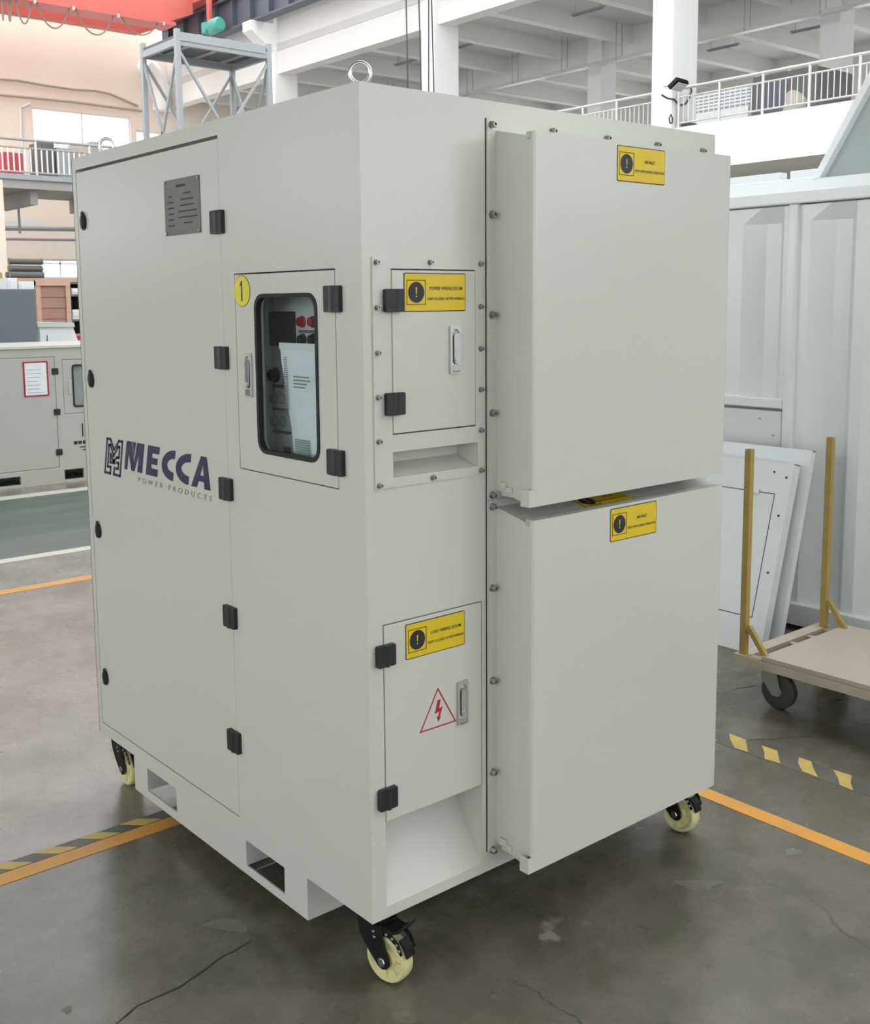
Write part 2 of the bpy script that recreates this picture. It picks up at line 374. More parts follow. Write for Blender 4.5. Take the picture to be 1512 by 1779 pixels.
# unseen walls behind and beside the camera, window openings placed for light, low bay shading the cabinet
fS = lambda a, b, t: (a, -16-t, b)
mb = MB(); mb.holes(fS, -13, 37, 0, 14.6, [(-12+4.4*k, 2.4, -8.9+4.4*k, 6.3) for k in range(11)] + [(-12+4.4*k, 8.2, -8.4+4.4*k, 12) for k in range(11)], 0, 0.3)
struct('wall_south', mb, CONC, 'white wall with window openings behind the camera')
fL = lambda a, b, t: (-13-t, a, b)
mb = MB(); mb.holes(fL, -16, 42, 0, 14.6, [(a, 0.7, b, 6.0) for a, b in ((-15, -11), (-10, -6), (-5, -1), (0, 4), (5, 9), (10, 14))] + [(17.7, 3.3, 20.4, 6.3), (29.8, 3.3, 34.2, 6.3)] + [(-15+4.4*k, 8.2, -11.4+4.4*k, 12) for k in range(13)], 0, 0.3)  # unseen openings, placed and lowered to light the cabinet's west face
struct('wall_left', mb, CONC, 'white side wall with window openings')
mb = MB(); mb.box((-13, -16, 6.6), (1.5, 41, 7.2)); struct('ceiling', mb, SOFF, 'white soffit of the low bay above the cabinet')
mb = MB()
for k in range(12):
    y0 = -16+4.8*k; mb.box((-13, y0, 14.6), (37, y0+1.7, 14.8))
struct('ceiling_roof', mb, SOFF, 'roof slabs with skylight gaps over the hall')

# floor markings
def strip(name, x0, y0, x1, y1, M, label, cat='floor tape', z=0.0015):
    mb = MB(); mb.box((x0, y0, 0.0003), (x1, y1, z)); return solo(name, mb, M, ((x0+x1)/2, (y0+y1)/2, 0), label, cat)
strip('floor_tape', -6, 1.122, 1.58, 1.188, ORANGE, 'orange floor tape running under the cabinet towards the left')
strip('floor_tape', 1.513, -6, 1.58, 1.120, ORANGE, 'orange floor tape line to the right of the cabinet')
strip('floor_tape', -9, 4.43, 5.5, 4.53, ORANGE, 'thin orange line on the floor far behind the cabinet')
strip('floor_line', -12, 5.22, 9, 5.335, WLINE, 'white painted line on the near side of the green aisle', 'floor line', 0.004)
strip('floor_line', -12, 7.62, 9, 7.80, WLINE, 'white painted line at the foot of the grey generator', 'floor line', 0.004)
def hazard(name, label, along_x, c0, c1, s0, n, pitch, slant, worn=0.0):
    t = thing(name, ((s0, (c0+c1)/2, 0) if along_x else ((c0+c1)/2, s0, 0)), label, 'hazard tape')
    L = pitch*n; mbk = MB()
    pt = (lambda s, c, z: (s0+s, c, z)) if along_x else (lambda s, c, z: (c, s0-s, z))
    mbk.prism([(0, c0), (L, c0), (L, c1), (0, c1)], pt, 0.0003, 0.001)
    part('black_band', mbk, HBLK if not worn else mat('faded dark tape', (.10, .095, .083), .5, bump=(60, .2, .002), var=(6, .9, (.15, .138, .115))), t)
    for i in range(n):
        a = i*pitch; j = lambda: random.uniform(-1, 1)*worn
        poly = [(a+j(), c0+abs(j())), (a+pitch*0.44+j(), c0+abs(j())), (a+pitch*0.44+slant*.5+j(), (c0+c1)/2+j()), (a+pitch*0.44+slant+j(), c1-abs(j())), (a+slant+j(), c1-abs(j())), (a+slant*.5+j(), (c0+c1)/2+j())]
        if worn == 0: poly = [poly[0], poly[1], poly[3], poly[4]]
        m2 = MB(); m2.prism(poly, pt, 0.0009, 0.0022); part('yellow_stripe', m2, HYEL, t)
    return t
hazard('hazard_tape', 'yellow and black striped tape beside the orange tape on the left', True, 1.192, 1.248, -1.91, 14, 0.144, -0.06)
hazard('hazard_tape', 'worn yellow and black tape on the floor beside the trolley', False, 1.945, 2.055, 1.02, 16, 0.145, -0.08, 0.011)

def crack(pts, label, wd=.0035):
    path = [P(u, v, 'z', 0) for u, v in pts]; fine = []
    for a, b in zip(path, path[1:]):
        n = max(2, int((b-a).length/.03))
        for k in range(n): fine.append(a.lerp(b, k/n) + Vector((random.uniform(-.006, .006), random.uniform(-.006, .006), 0)))
    fine.append(path[-1]); mb = MB(); vs = []
    for i, p in enumerate(fine):
        d = (fine[min(i+1, len(fine)-1)]-fine[max(i-1, 0)]).normalized(); e = Vector((-d.y, d.x, 0))*wd*random.uniform(.25, .7)*(.3 if i in (0, len(fine)-1) else 1)
        vs += [p+e+Vector((0,0,.0006)), p-e+Vector((0,0,.0006))]
    mb.add(vs, [(2*i, 2*i+1, 2*i+3, 2*i+2) for i in range(len(fine)-1)])
    solo('floor_crack', mb, mat('crack shadow dirt', (.03, .028, .024), .9, bump=(60, .1, .001)), path[0], label, 'crack')
crack([(200, 1779), (240, 1745), (310, 1715), (345, 1690), (390, 1660), (440, 1632)], 'long crack in the floor at the bottom left', .005)
crack([(1255, 1206), (1285, 1196), (1320, 1190)], 'short crack in the floor left of the trolley wheel')
def patch(u, v, rx, ry, seed, label, M=None):
    rnd = random.Random(seed); c = P(u, v, 'z', 0); n = 26; pts = []
    ph = [rnd.uniform(0, 6.28) for _ in range(4)]
    for k in range(n):
        a = 2*PI*k/n; r = 1+.22*math.sin(2*a+ph[0])+.16*math.sin(3*a+ph[1])+.10*math.sin(5*a+ph[2])+.07*math.sin(8*a+ph[3])
        pts.append(P(u+rx*r*math.cos(a), v+ry*r*math.sin(a), 'z', 0)+Vector((0, 0, .0005)))
    mb = MB(); mb.add(pts, [tuple(range(n))]); solo('floor_patch', mb, M or mat('pale scuffed concrete', (.21, .2, .165), .5, bump=(60, .3, .002), var=(30, .9, (.13, .125, .10))), c, label, 'stain')
patch(395, 1607, 30, 13, 1, 'pale worn patch on the floor beside the skid'); patch(700, 1768, 22, 10, 2, 'pale worn patch on the floor below the front caster')
patch(1212, 1535, 34, 8, 3, 'pale smear on the floor below the right hand casters'); patch(1378, 1480, 12, 7, 4, 'small pale spot on the floor near the orange line at right')
patch(117, 1754, 9, 6, 5, 'small pale spot on the floor near the long crack'); patch(1020, 1604, 8, 4, 7, 'tiny pale spot on the floor in front of the hoods')
# ------------------------------------------------------------------ east mezzanine
mb = MB(); mb.box((X_M, -16, 4.78), (37, 41, 5.68)); struct('mezzanine_slab', mb, CONCB, 'broad white edge of the mezzanine floor')
mb = MB(); mb.box((X_M+0.02, -16, 5.68), (X_M+0.2, 41, 5.82)); struct('mezzanine_kerb', mb, CONC, 'low grey kerb under the railing')
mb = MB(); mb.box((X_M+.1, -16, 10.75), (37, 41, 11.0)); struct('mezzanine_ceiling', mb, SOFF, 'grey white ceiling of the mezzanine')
cols_y = [-2.8, 6.0, 14.83, 23.6, 32.45]
for y in cols_y:
    mb = MB(); mb.box((X_M-.03, y, 0), (X_M+0.95, y+0.62, 14.59)); struct('column', mb, CONCB, bevel=0.02)['label'] = 'square white column at the mezzanine edge'
    mb = MB(); mb.box((28.0, y, 5.68), (28.8, y+0.62, 10.75)); struct('column_inner', mb, CONCB, bevel=0.02)['label'] = 'square white column inside the mezzanine'
for i in range(len(cols_y)-1):
    mb = MB(); mb.box((X_M+.12, cols_y[i]+.62, 9.95), (X_M+.62, cols_y[i+1], 12.35)); struct('edge_beam', mb, CONC)['label'] = 'deep white edge beam between mezzanine columns'
    mb = MB(); mb.box((28.1, cols_y[i]+.62, 9.9), (28.6, cols_y[i+1], 10.75)); struct('inner_beam', mb, CONC)['label'] = 'white inner beam under the mezzanine ceiling'
mb = MB(); mb.box((X_M+.12, 33.07, 9.95), (X_M+.62, 41, 12.35)); struct('edge_beam', mb, CONC)['label'] = 'deep white edge beam between mezzanine columns'
y = -1.2
while y < 41:
    on = any(abs(y-(c+.3)) < 1.2 for c in cols_y)
    yy = min(cols_y, key=lambda c: abs(c+.3-y))+.16 if on else y
    mb = MB(); mb.box((X_M+.62, yy, 10.0 if on else 10.2), (36.6, yy+.32, 10.75)); struct('cross_beam', mb, CONC)['label'] = 'white cross beam under the mezzanine ceiling'
    y += 2.94
fE = lambda a, b, t: (36.6+t, a, b)
mb = MB(); mb.holes(fE, -16, 41, 0, 14.6, [(-14+4.4*k, 6.7, -10.9+4.4*k, 8.6) for k in range(12)], 0, 0.3); struct('wall_right', mb, CONC, 'far wall at the back of the mezzanine')
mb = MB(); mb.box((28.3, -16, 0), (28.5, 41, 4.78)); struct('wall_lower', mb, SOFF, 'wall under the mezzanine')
for y0, y1, n in ((-2.1, 5.9, 7), (6.66, 14.72, 7), (15.5, 23.5, 7), (24.3, 32.4, 7)):
    lab = {6.66: 'grey steel railing on the mezzanine to the right of the floodlight', 15.5: 'grey steel railing on the mezzanine to the left of the floodlight column',
           24.3: 'grey steel railing on the mezzanine in the far bay', -2.1: 'grey steel railing on the mezzanine nearest the camera'}[y0]
    t = thing('railing', (X_M+.1, y0, 5.82), lab, 'railing', 'mezzanine railings'); xr = X_M+.1
    for nm, z, r in (('top_rail', 6.74, .038), ('middle_rail', 6.53, .022), ('bottom_rail', 5.93, .022)):
        mb = MB(); mb.cyl((xr, y0, z), (xr, y1, z), r, 8); part(nm, mb, RAILM, t, smooth=True)
    pm = MB().cyl((0,0,0), (0,0,1.04), .034, 8).mesh('post', RAILM, smooth=True); bmn = MB().cyl((0,0,0), (0,0,.6), .014, 6).mesh('baluster', RAILM, smooth=True)
    for k in range(n+1):
        yp = y0+(y1-y0)*k/n; link('post', pm, (xr, yp, 5.70), t)
        if k < n:
            for j in range(1, 8): link('baluster', bmn, (xr, yp+(y1-y0)/n*j/8, 5.93), t)
# cable tray, tube lights
t = thing('cable_tray', (27.0, 5, 9.45), 'long metal cable tray hung under the mezzanine ceiling', 'cable tray')
mb = MB(); mb.box((26.9, -10, 9.45), (27.15, 40, 9.48)); mb.box((26.9, -10, 9.48), (26.92, 40, 9.56)); mb.box((27.13, -10, 9.48), (27.15, 40, 9.56)); part('tray', mb, RAILM, t)
hm = MB().cyl((0,0,0), (0,0,1.22), .012, 6).mesh('hanger_rod', GREYST)
y = -2
while y < 40:
    for xx in (26.88, 27.17): link('hanger_rod', hm, (xx, y, 9.45), t)
    y += 2.4
for i, (xx, yy) in enumerate([(24.6, 12.4), (24.6, 15.3), (24.6, 18.2), (24.6, 21.2), (24.6, 27), (24.6, 30), (32, 12.4), (32, 18.2), (32, 21.5), (32, 27)]):
    od = ('nearest', 'second nearest', 'third nearest', 'fourth nearest', 'fifth nearest', 'farthest')
    t = thing('tube_light', (xx, yy, 10.45), 'unlit tube light under the mezzanine ceiling, %s of the %s row' % ((od[i], 'front') if i < 6 else (od[i-6], 'back')), 'tube light', 'mezzanine tube lights')
    mb = MB(); mb.box((xx-.06, yy-.65, 10.45), (xx+.06, yy+.65, 10.5)); part('housing', mb, GREYST, t)
    mb = MB(); mb.cyl((xx, yy-.62, 10.43), (xx, yy+.62, 10.43), .016, 8); part('tube', mb, PANELG, t, smooth=True)
    for s in (-.5, .5):
        mb = MB(); mb.cyl((xx, yy+s, 10.5), (xx, yy+s, 10.75), .006, 6); part('rod', mb, GREYST, t)
# floodlight on the column, its cable, coiled rope, small box
pf = P(1156, 152, 'y', 14.80)
t = thing('floodlight', (pf.x, 14.8, pf.z-.12), 'black floodlight mounted on the white mezzanine column', 'floodlight')
mb = MB(); mb.bar((pf.x-.22, 14.42, pf.z+.02), (pf.x+.22, 14.42, pf.z-.0), .30, .10, up=(0, .55, .83)); part('housing', mb, BLACKM, t, bevel=.01)
mb = MB(); mb.bar((pf.x-.18, 14.375, pf.z-.045), (pf.x+.18, 14.375, pf.z-.06), .24, .01, up=(0, .55, .83)); part('lens', mb, ZINC, t)
mb = MB(); mb.bar((pf.x, 14.45, pf.z), (pf.x, 14.83, pf.z+.02), .05, .03); part('bracket', mb, GREYST, t)
ca = [P(u, v, 'y', 14.78) for u, v in ((1150, 165), (1160, 171), (1172, 173), (1176, 178), (1184, 183), (1192, 180), (1198, 170), (1202, 158), (1200, 150))]
solo('power_cable', MB().tube(ca, .022, 6), CABLE, ca[3], 'dark cable sagging beside the floodlight column', 'cable', smooth=True)
ca = [P(u, v, 'y', 14.812) for u, v in ((1164, 213), (1163, 205), (1166, 199), (1169, 206), (1168, 214), (1165, 214))]
solo('rope_loop', MB().tube(ca+[ca[0]], .018, 6), CABLE, ca[0], 'small loop of cable hanging on the floodlight column', 'cable', smooth=True)
p0 = P(1190, 222, 'y', 14.7); solo('junction_box', MB().box((p0.x, 14.6, p0.z-.15), (p0.x+.35, 14.82, p0.z+.12)), DARKGEN, p0, 'small dark box at the foot of the floodlight column', 'box', bevel=.01)
# stored machines on the mezzanine
t = thing('roller_shutter_cabinet', (23.8, 15.8, 5.68), 'long white ribbed cabinet behind the mezzanine railing', 'cabinet')
mb = MB(); mb.box((23.2, 14.42, 5.68), (24.4, 17.2, 7.12)); part('body', mb, CONTG, t, bevel=.02)
for k in range(5):
    mb = MB(); mb.box((23.17, 14.45, 6.66+.085*k), (23.2, 17.15, 6.71+.085*k)); part('rib', mb, PANELW, t)
for k in range(3):
    mb = MB(); mb.box((23.17, 14.5+.9*k, 5.9), (23.2, 14.5+.9*k+.84, 6.6)); part('door', mb, PANELW, t)
t = thing('stored_generator', (23.8, 13.4, 5.68), 'dark grey generator with lifting eyes on the mezzanine', 'generator')
mb = MB(); mb.box((23.0, 12.5, 5.72), (24.6, 14.28, 7.22)); part('body', mb, DARKGEN, t, bevel=.02)
mb = MB(); mb.box((22.95, 12.45, 5.68), (24.65, 14.33, 5.76)); part('base', mb, BLACKM, t)
mb = MB(); mb.box((22.985, 13.3, 5.95), (23.0, 14.1, 6.95)); part('door', mb, DARKST, t)
for yy in (14.2, 13.3):
    c = Vector((23.08, yy, 7.29)); mb = MB(); mb.tube([c+Vector((0, .06*math.cos(a), .06*math.sin(a))) for a in [2*PI*k/16 for k in range(17)]], .018, 6); part('lifting_eye', mb, RAILM, t, smooth=True)
def sack():
    mb = MB(); c = P(1381, 188, 'x', 21.4)
    mb.lathe([(0,0), (.2,.02), (.26,.25), (.24,.5), (.16,.66), (.06,.72), (0,.73)], (c.x, c.y, 5.68), (0,0,1), 12)
    for v in mb.v: v.x += .05*math.sin(v.z*9+v.y*7); v.y += .05*math.sin(v.z*11+v.x*5)
    solo('sack', mb, CARTON, (c.x, c.y, 5.68), 'beige sack beside the dark generator on the mezzanine', 'sack', smooth=True)
sack()
t = thing('white_cabinet', (24.5, 9, 5.68), 'low white cabinet on the mezzanine at the right edge', 'cabinet')
mb = MB(); mb.box((23.6, 7.6, 5.68), (24.6, 10.6, 6.55)); part('body', mb, PANELW, t, bevel=.02)
for k in range(3):
    mb = MB(); mb.box((23.58, 7.65+k, 5.78), (23.6, 8.6+k, 6.5)); part('door', mb, PANELW, t)

# ------------------------------------------------------------------ crane, runway, end mezzanine
XR = 19.9
t = thing('crane_runway', (XR, 20, 11.0), 'dark blue grey steel runway beam carrying the red crane', 'crane beam')
mb = MB(); mb.box((XR-.02, -14, 11.75), (XR+.02, 39.9, 12.75)); part('web', mb, DARKST, t)
mb = MB(); mb.box((XR-.22, -14, 11.68), (XR+.22, 39.9, 11.75)); part('bottom_flange', mb, DARKST, t)
mb = MB(); mb.box((XR-.25, -14, 12.75), (XR+.25, 39.9, 12.82)); part('top_flange', mb, DARKST, t)
stf = MB().box((-.2, -.015, 0), (0, .015, 1.0)).mesh('stiffener', DARKST)
y = 14.0
while y < 39.8: link('stiffener', stf, (XR-.02, y, 11.75), t); y += 1.25
for y in cols_y:
    mb = MB(); mb.prism([(X_M-.03, 10.7), (X_M-.03, 11.68), (XR-.35, 11.68), (XR-.35, 11.35)], lambda a, b, c: (a, c, b), y+.02, y+.6); struct('corbel', mb, CONCB)['label'] = 'white bracket under the crane runway'
YG = 36.0
t = thing('overhead_crane', (10, YG, 11.9), 'red overhead bridge crane with looped supply cables', 'crane')
gz = 11.9
mb = MB(); mb.prism([(-1, gz+.12), (18.0, gz+.12), (19.2, gz+.62), (19.2, gz+1.35), (-1, gz+1.35)], lambda a, b, c: (a, c, b), YG, YG+.55); part('girder', mb, CRANE, t)
mb = MB(); mb.box((-1, YG-.35, gz), (18.3, YG+.6, gz+.12)); part('bottom_flange', mb, CRANE, t)
mb = MB(); mb.prism([(-1, gz+.12), (18.0, gz+.12), (19.2, gz+.62), (19.2, gz+1.35), (-1, gz+1.35)], lambda a, b, c: (a, c, b), YG+1.9, YG+2.4); part('girder', mb, CRANE, t)
mb = MB(); mb.prism([(YG-1.2, gz+1.12), (YG-1.2, gz+1.65), (YG+3.4, gz+1.65), (YG+3.4, gz+1.12), (YG+2.6, gz+1.0), (YG-.4, gz+1.0)], lambda a, b, c: (c, a, b), 19.2, 20.3); part('end_carriage', mb, CRANE, t, bevel=.03)
for yy in (YG-.9, YG+3.0):
    mb = MB(); mb.cyl((XR-.06, yy, gz+1.085), (XR+.06, yy, gz+1.085), .16, 16); part('wheel', mb, GREYST, t, smooth=True)
pm_ = P(374, 45, 'x', 19.25)
mb = MB(); mb.lathe([(.0,0), (.2,.0), (.27,.12), (.27,.55), (.2,.62), (.2,.78), (0,.8)], (pm_.x, pm_.y-.4, pm_.z), (0,1,0), 14); part('drive_motor', mb, TEAL, t, smooth=True)
mb = MB(); mb.box((pm_.x-.06, pm_.y+.3, pm_.z), (pm_.x+.06, pm_.y+.5, gz+1.02)); part('motor_hanger', mb, CRANE, t); mb = MB(); mb.box((pm_.x-.22, pm_.y+.38, pm_.z-.2), (pm_.x+.2, pm_.y+.66, pm_.z+.2)); part('gearbox', mb, TEAL, t, bevel=.03)
hk = [-20, -2, 8, 22, 58, 125, 203, 282]
for i in range(len(hk)-1):
    a = P(hk[i]+4, max(-30, 8+(hk[i]-125)*.135), 'y', YG-.2); b = P(hk[i+1]-4, 8+(hk[i+1]-125)*.135, 'y', YG-.2)
    zb = P(100, 50, 'y', YG-.2).z
    pts = []
    for k in range(17):
        s = k/16; q = a.lerp(b, s); z0 = q.z; q.z = z0 + (zb - z0)*(1-(2*s-1)**2)**0.8*(1.0 if i < 6 else .75); pts.append(q)
    part('festoon_cable', MB().tube(pts, .028, 6), CABLEB, t, smooth=True)
    mb = MB(); c = P(hk[i+1], 8+(hk[i+1]-125)*.135, 'y', YG-.25); mb.box((c.x-.035, YG-.39, gz-.05), (c.x+.035, YG-.28, gz+.06)); part('cable_trolley', mb, RAILM, t)
# hanging wires
for i, (u0, u1) in enumerate(((705, 709), (727, 732), (745, 745), (749, 754))):
    a = P(u0, -40, 'y', 15.0); b = P(u1, 155, 'y', 15.0); c = a + (b-a)*1.15
    solo('hoist_wire', MB().cyl(a, c, .014, 6), CABLE, c, ('thin dark wire hanging furthest left of four above the cabinet', 'thin dark wire hanging second from left above the cabinet',
         'thin dark wire hanging third from left in front of the white column', 'thin dark wire hanging furthest right, in front of the white column')[i], 'wire', 'hoist wires', smooth=True)

# end mezzanine
mb = MB(); mb.box((1.5, 32.5, 5.35), (X_M, 35.6, 5.75)); struct('end_slab', mb, MIDST, 'grey steel edged floor of the far mezzanine')
mb = MB(); mb.box((1.5, 32.42, 5.62), (X_M, 32.5, 5.78)); struct('trim_1', mb, GREYST, 'edge channel of the far mezzanine')
for x in (9.3, 11.6, 14.0, 16.4):
    mb = MB(); mb.box((x-.12, 32.8, 4.9), (x+.12, 35.6, 5.35)); struct('end_beam', mb, MIDST)['label'] = 'steel beam under the far mezzanine'
    solo('drop_rod', MB().cyl((x+.1, 34.5, 4.1), (x+.1, 34.5, 4.9), .04, 6), MIDST, (x+.1, 34.5, 4.1), {9.3: 'steel drop rod under the far mezzanine, leftmost', 11.6: 'steel drop rod under the far mezzanine, near the cabinet', 14.0: 'steel drop rod under the far mezzanine behind the cabinet', 16.4: 'steel drop rod under the far mezzanine, furthest right'}[x], 'rod', 'drop rods')
mb = MB(); mb.prism([(6, 3.6), (14, 4.7), (14, 4.95), (6, 3.9)], lambda a, b, c: (a, c, b), 38.5, 38.8); struct('end_brace', mb, CONC, 'pale sloping beam under the far mezzanine')
for k, (v0, r) in enumerate(((394, .09), (413, .05))):
    a = P(-10, v0+2, 'y', 37.5); b = P(300, v0+6, 'y', 37.5); solo('wall_pipe', MB().cyl(a, b, r, 8), MIDST, a, ('thick grey pipe under the far mezzanine', 'thin grey pipe under the far mezzanine')[k], 'pipe', smooth=True)
t = thing('railing', (8, 32.55, 5.75), 'thin steel railing along the far mezzanine at the left', 'railing', 'mezzanine railings')
for nm, z, r in (('top_rail', 6.85, .045), ('middle_rail', 6.60, .03), ('bottom_rail', 5.86, .03)):
    mb = MB(); mb.cyl((4, 32.55, z), (18, 32.55, z), r, 8); part(nm, mb, MIDST, t, smooth=True)
pm = MB().cyl((0,0,0), (0,0,1.1), .045, 8).mesh('post', RAILM, smooth=True); bmn = MB().cyl((0,0,0), (0,0,.74), .024, 6).mesh('baluster', CONCB, smooth=True)
for k in range(8):
    link('post', pm, (4.6+1.76*k, 32.55, 5.75), t)
    if k < 7:
        for j in range(1, 10): link('baluster', bmn, (4.6+1.76*k+.176*j, 32.55, 5.86), t)
# things kept on the far mezzanine
REDB = mat('red box paint', (0.5, 0.06, 0.07), 0.5, bump=(30, .1, .002))
def sit(name, u0, u1, vt, Y, M, label, cat, dep=1.0, z0=5.75):
    a = P(u0, vt, 'y', Y); b = P(u1, vt, 'y', Y)
    t = thing(name, ((a.x+b.x)/2, Y+dep/2, z0), label, cat)
    mb = MB(); mb.box((a.x, Y, z0+.06), (b.x, Y+dep, a.z)); part('body', mb, M, t, bevel=.03)
    mb = MB(); mb.box((a.x+.04, Y+.04, z0), (b.x-.04, Y+dep-.04, z0+.06)); part('base', mb, BLACKM, t)
    mb = MB(); mb.box((a.x+.1*(b.x-a.x), Y-.02, z0+.2), (a.x+.62*(b.x-a.x), Y, a.z-.12)); part('front_panel', mb, M, t)
    return t
sit('fire_cabinet', 4, 40, 263, 33.6, REDB, 'red cabinet behind the far railing at the left edge', 'cabinet')
sit('machine', 69, 94, 245, 33.4, DARKGEN, 'dark grey machine behind the far railing', 'machine')
sit('machine', 97, 124, 255, 33.5, GREYST, 'lighter grey machine behind the far railing beside the cabinet', 'machine')
sit('carton', 137, 155, 247, 33.5, CARTON, 'pale carton behind the far railing above the cabinet', 'box')
sit('machine', 158, 172, 245, 33.4, MIDST, 'brown grey machine behind the far railing next to the carton', 'machine')
for k, pts in enumerate((((-5, 137), (30, 139), (80, 148), (130, 155), (165, 157), (190, 162), (215, 173), (240, 184)), ((-5, 164), (60, 170), (130, 177), (250, 193)))):
    path = [P(u, v, 'y', Y_W-.05) for u, v in pts]
    solo('wall_conduit', MB().tube(path, .05, 6), mat('beige conduit', (.50, .40, .33), .6, bump=(40, .1, .001)), path[0], ('sagging brown cable along the beige end wall', 'straight brown conduit along the beige end wall')[k], 'cable', smooth=True)
path = [P(u, v, 'y', Y_W-.05) for u, v in ((52, 180), (35, 187), (38, 262))]
solo('wall_pipe', MB().tube(path, .06, 6), CONC, path[0], 'pale pipe going down the beige wall beside the window', 'pipe', smooth=True)
path = [P(250, 118, 'y', 41.0)] + [P(u, v, 'y', 40.55) for u, v in ((262, 120), (274, 134), (280, 155), (281, 192))]
solo('ventilation_duct', MB().tube(path, .36, 12), CONCB, path[0], 'pale bent ventilation duct behind the steel tower', 'duct', smooth=True)

# ------------------------------------------------------------------ grey steel tower
Y1 = 18.0
fl = P(307, 50, 'y', Y1); zt = fl.z; x0 = fl.x; x1 = P(466, 80, 'y', Y1).x; Y2 = P(248, 75, 'x', x0).y
t = thing('steel_tower', ((x0+x1)/2, (Y1+Y2)/2, 0), 'grey steel platform tower rising behind the cabinet', 'tower')
zb1 = P(307, 72, 'y', Y1).z
for xx, yy in ((x0, Y1), (x1, Y1), (x0, Y2), (x1, Y2)):
    mb = MB(); mb.box((xx-.052, yy-.052, 0), (xx+.052, yy+.052, zt)); part('leg', mb, GREYST, t, bevel=.01)
for p, q in (((x0, Y1), (x1, Y1)), ((x0, Y1), (x0, Y2)), ((x1, Y1), (x1, Y2)), ((x0, Y2), (x1, Y2))):
    for z in (zb1, zb1-3.3):
        mb = MB(); mb.bar((*p, z), (*q, z), .08, .13); part('beam', mb, GREYST, t)
    zl, zh = zb1-3.2, zb1-.12
    for a, b in ((p, q), (q, p)):
        mid = (1.0)
        mb = MB(); mb.bar((a[0], a[1], zh), (b[0], b[1], zl), .05, .05); part('brace', mb, GREYST, t)
for k in range(4):
    yy = Y1+(Y2-Y1)*(k+.5)/4; mb = MB(); mb.box((x0, yy-.18, zb1+.08), (x1, yy+.2, zb1+.14)); part('deck_plate', mb, DARKST, t)
for k in range(3):
    xx = x0+.5+(x1-x0-.8)*k/2; mb = MB(); mb.box((xx-.06, Y1-.02, zb1+.06), (xx+.06, Y2, zb1+.2)); part('joist', mb, GREYST, t)
mb = MB(); mb.box((x0, Y1-.06, zt-.22), (x1-.1, Y1-.02, zt-.06)); part('toe_plate', mb, GREYST, t)

# ------------------------------------------------------------------ left background: the other generator and things behind it
YB = 8.22
t = thing('generator', (1.8, YB+.5, 0), 'grey white generator set with notice sheet, left of the cabinet', 'generator')
gx0, gx1, gz1 = 0.3, 3.4, 1.30
seam = 2.462
fG = lambda a, b, tt: (a, YB+tt, b)
mb = MB(); mb.holes(fG, gx0, gx1, .12, gz1, [(1.0, .152, seam, 1.222), (2.535, .665, 2.93, 1.19)], 0, .03); mb.box((gx0, YB+.03, .12), (gx1, YB+1.1, gz1)); part('body', mb, GENW, t)
mb = MB(); mb.holes(fG, gx0, gx1, 0, .14, [(1.74, .025, 2.08, .105), (2.505, .025, 2.70, .125)], -.005, .03); mb.box((gx0, YB+.5, 0), (gx1, YB+1.1, .14)); part('base_frame', mb, GENW, t)
mb = MB(); mb.box((gx0-.02, YB-.02, gz1), (gx1+.02, YB+1.12, gz1+.03)); part('roof_panel', mb, COATS, t, bevel=.006)
mb = MB(); mb.box((1.004, YB+.002, .156), (seam-.004, YB+.025, 1.218)); dd = part('door', mb, GENW, t)
for z in (1.08, .69, .30):
    mb = MB(); mb.box((seam-.03, YB-.014, z-.03), (seam+.03, YB+.002, z+.03)); part('hinge', mb, BLACK, dd, bevel=.004)
mb = MB(); mb.holes(fG, 2.539, 2.926, .669, 1.186, [(2.635, .73, 2.86, 1.13)], .002, .022); cd = part('control_door', mb, GENW, t)
mb = MB(); mb.ring(rrect(2.628, .723, 2.867, 1.137, .03), rrect(2.642, .737, 2.853, 1.123, .025), fG, -.006, .02); part('gasket', mb, RUBBER, cd)
mb = MB(); mb.box((2.635, YB+.008, .73), (2.86, YB+.012, 1.13)); part('pane', mb, GLASS, cd)
mb = MB(); mb.box((2.585, YB-.01, .85), (2.61, YB+.004, .985)); part('handle', mb, ZINC, cd, bevel=.004)
mb = MB(); mb.ring(rrect(2.157,.850,2.395,1.182,.004), rrect(2.172,.864,2.38,1.168,.003), fG, -.004, .002, 0); mb.prism(rrect(2.17,.862,2.382,1.17,.003), fG, -.002, .002, 1)
for k in range(7):
    mb.box((2.19, YB-.003, .885+.036*k), (2.19+random.uniform(.1, .17), YB-.002, .889+.036*k), 2)
part('notice', mb, [REDINK, PAPER, GREYINK], dd, 'white notice sheet with a red border')
mb = MB()
for k in range(5): mb.box((2.612+.045*k, YB-.002, .36), (2.648+.045*k, YB, .392), 0)
mb.box((2.70, YB-.002, .43), (2.712, YB, .56)); mb.box((2.67, YB-.002, .325), (2.83, YB, .335)); mb.box((2.70, YB-.002, .295), (2.83, YB, .305)); part('lettering', mb, INK, t)
# dark slate box
a = P(-20, 502, 'y', 11.0); b = P(60, 502, 'y', 11.0)
t = thing('steel_cabinet', (2.6, 11.6, 0), 'plain dark slate blue cabinet behind the grey generator', 'cabinet')
mb = MB(); mb.box((1.9, 11.0, .08), (b.x, 12.2, b.z)); part('body', mb, SLATE, t, bevel=.01)
mb = MB(); mb.box((1.93, 11.03, 0), (b.x-.03, 12.17, .08)); part('plinth', mb, BLACKM, t)
mb = MB(); mb.box((2.2, 10.985, .2), (2.9, 11.0, 1.5)); part('door', mb, SLATE, t)
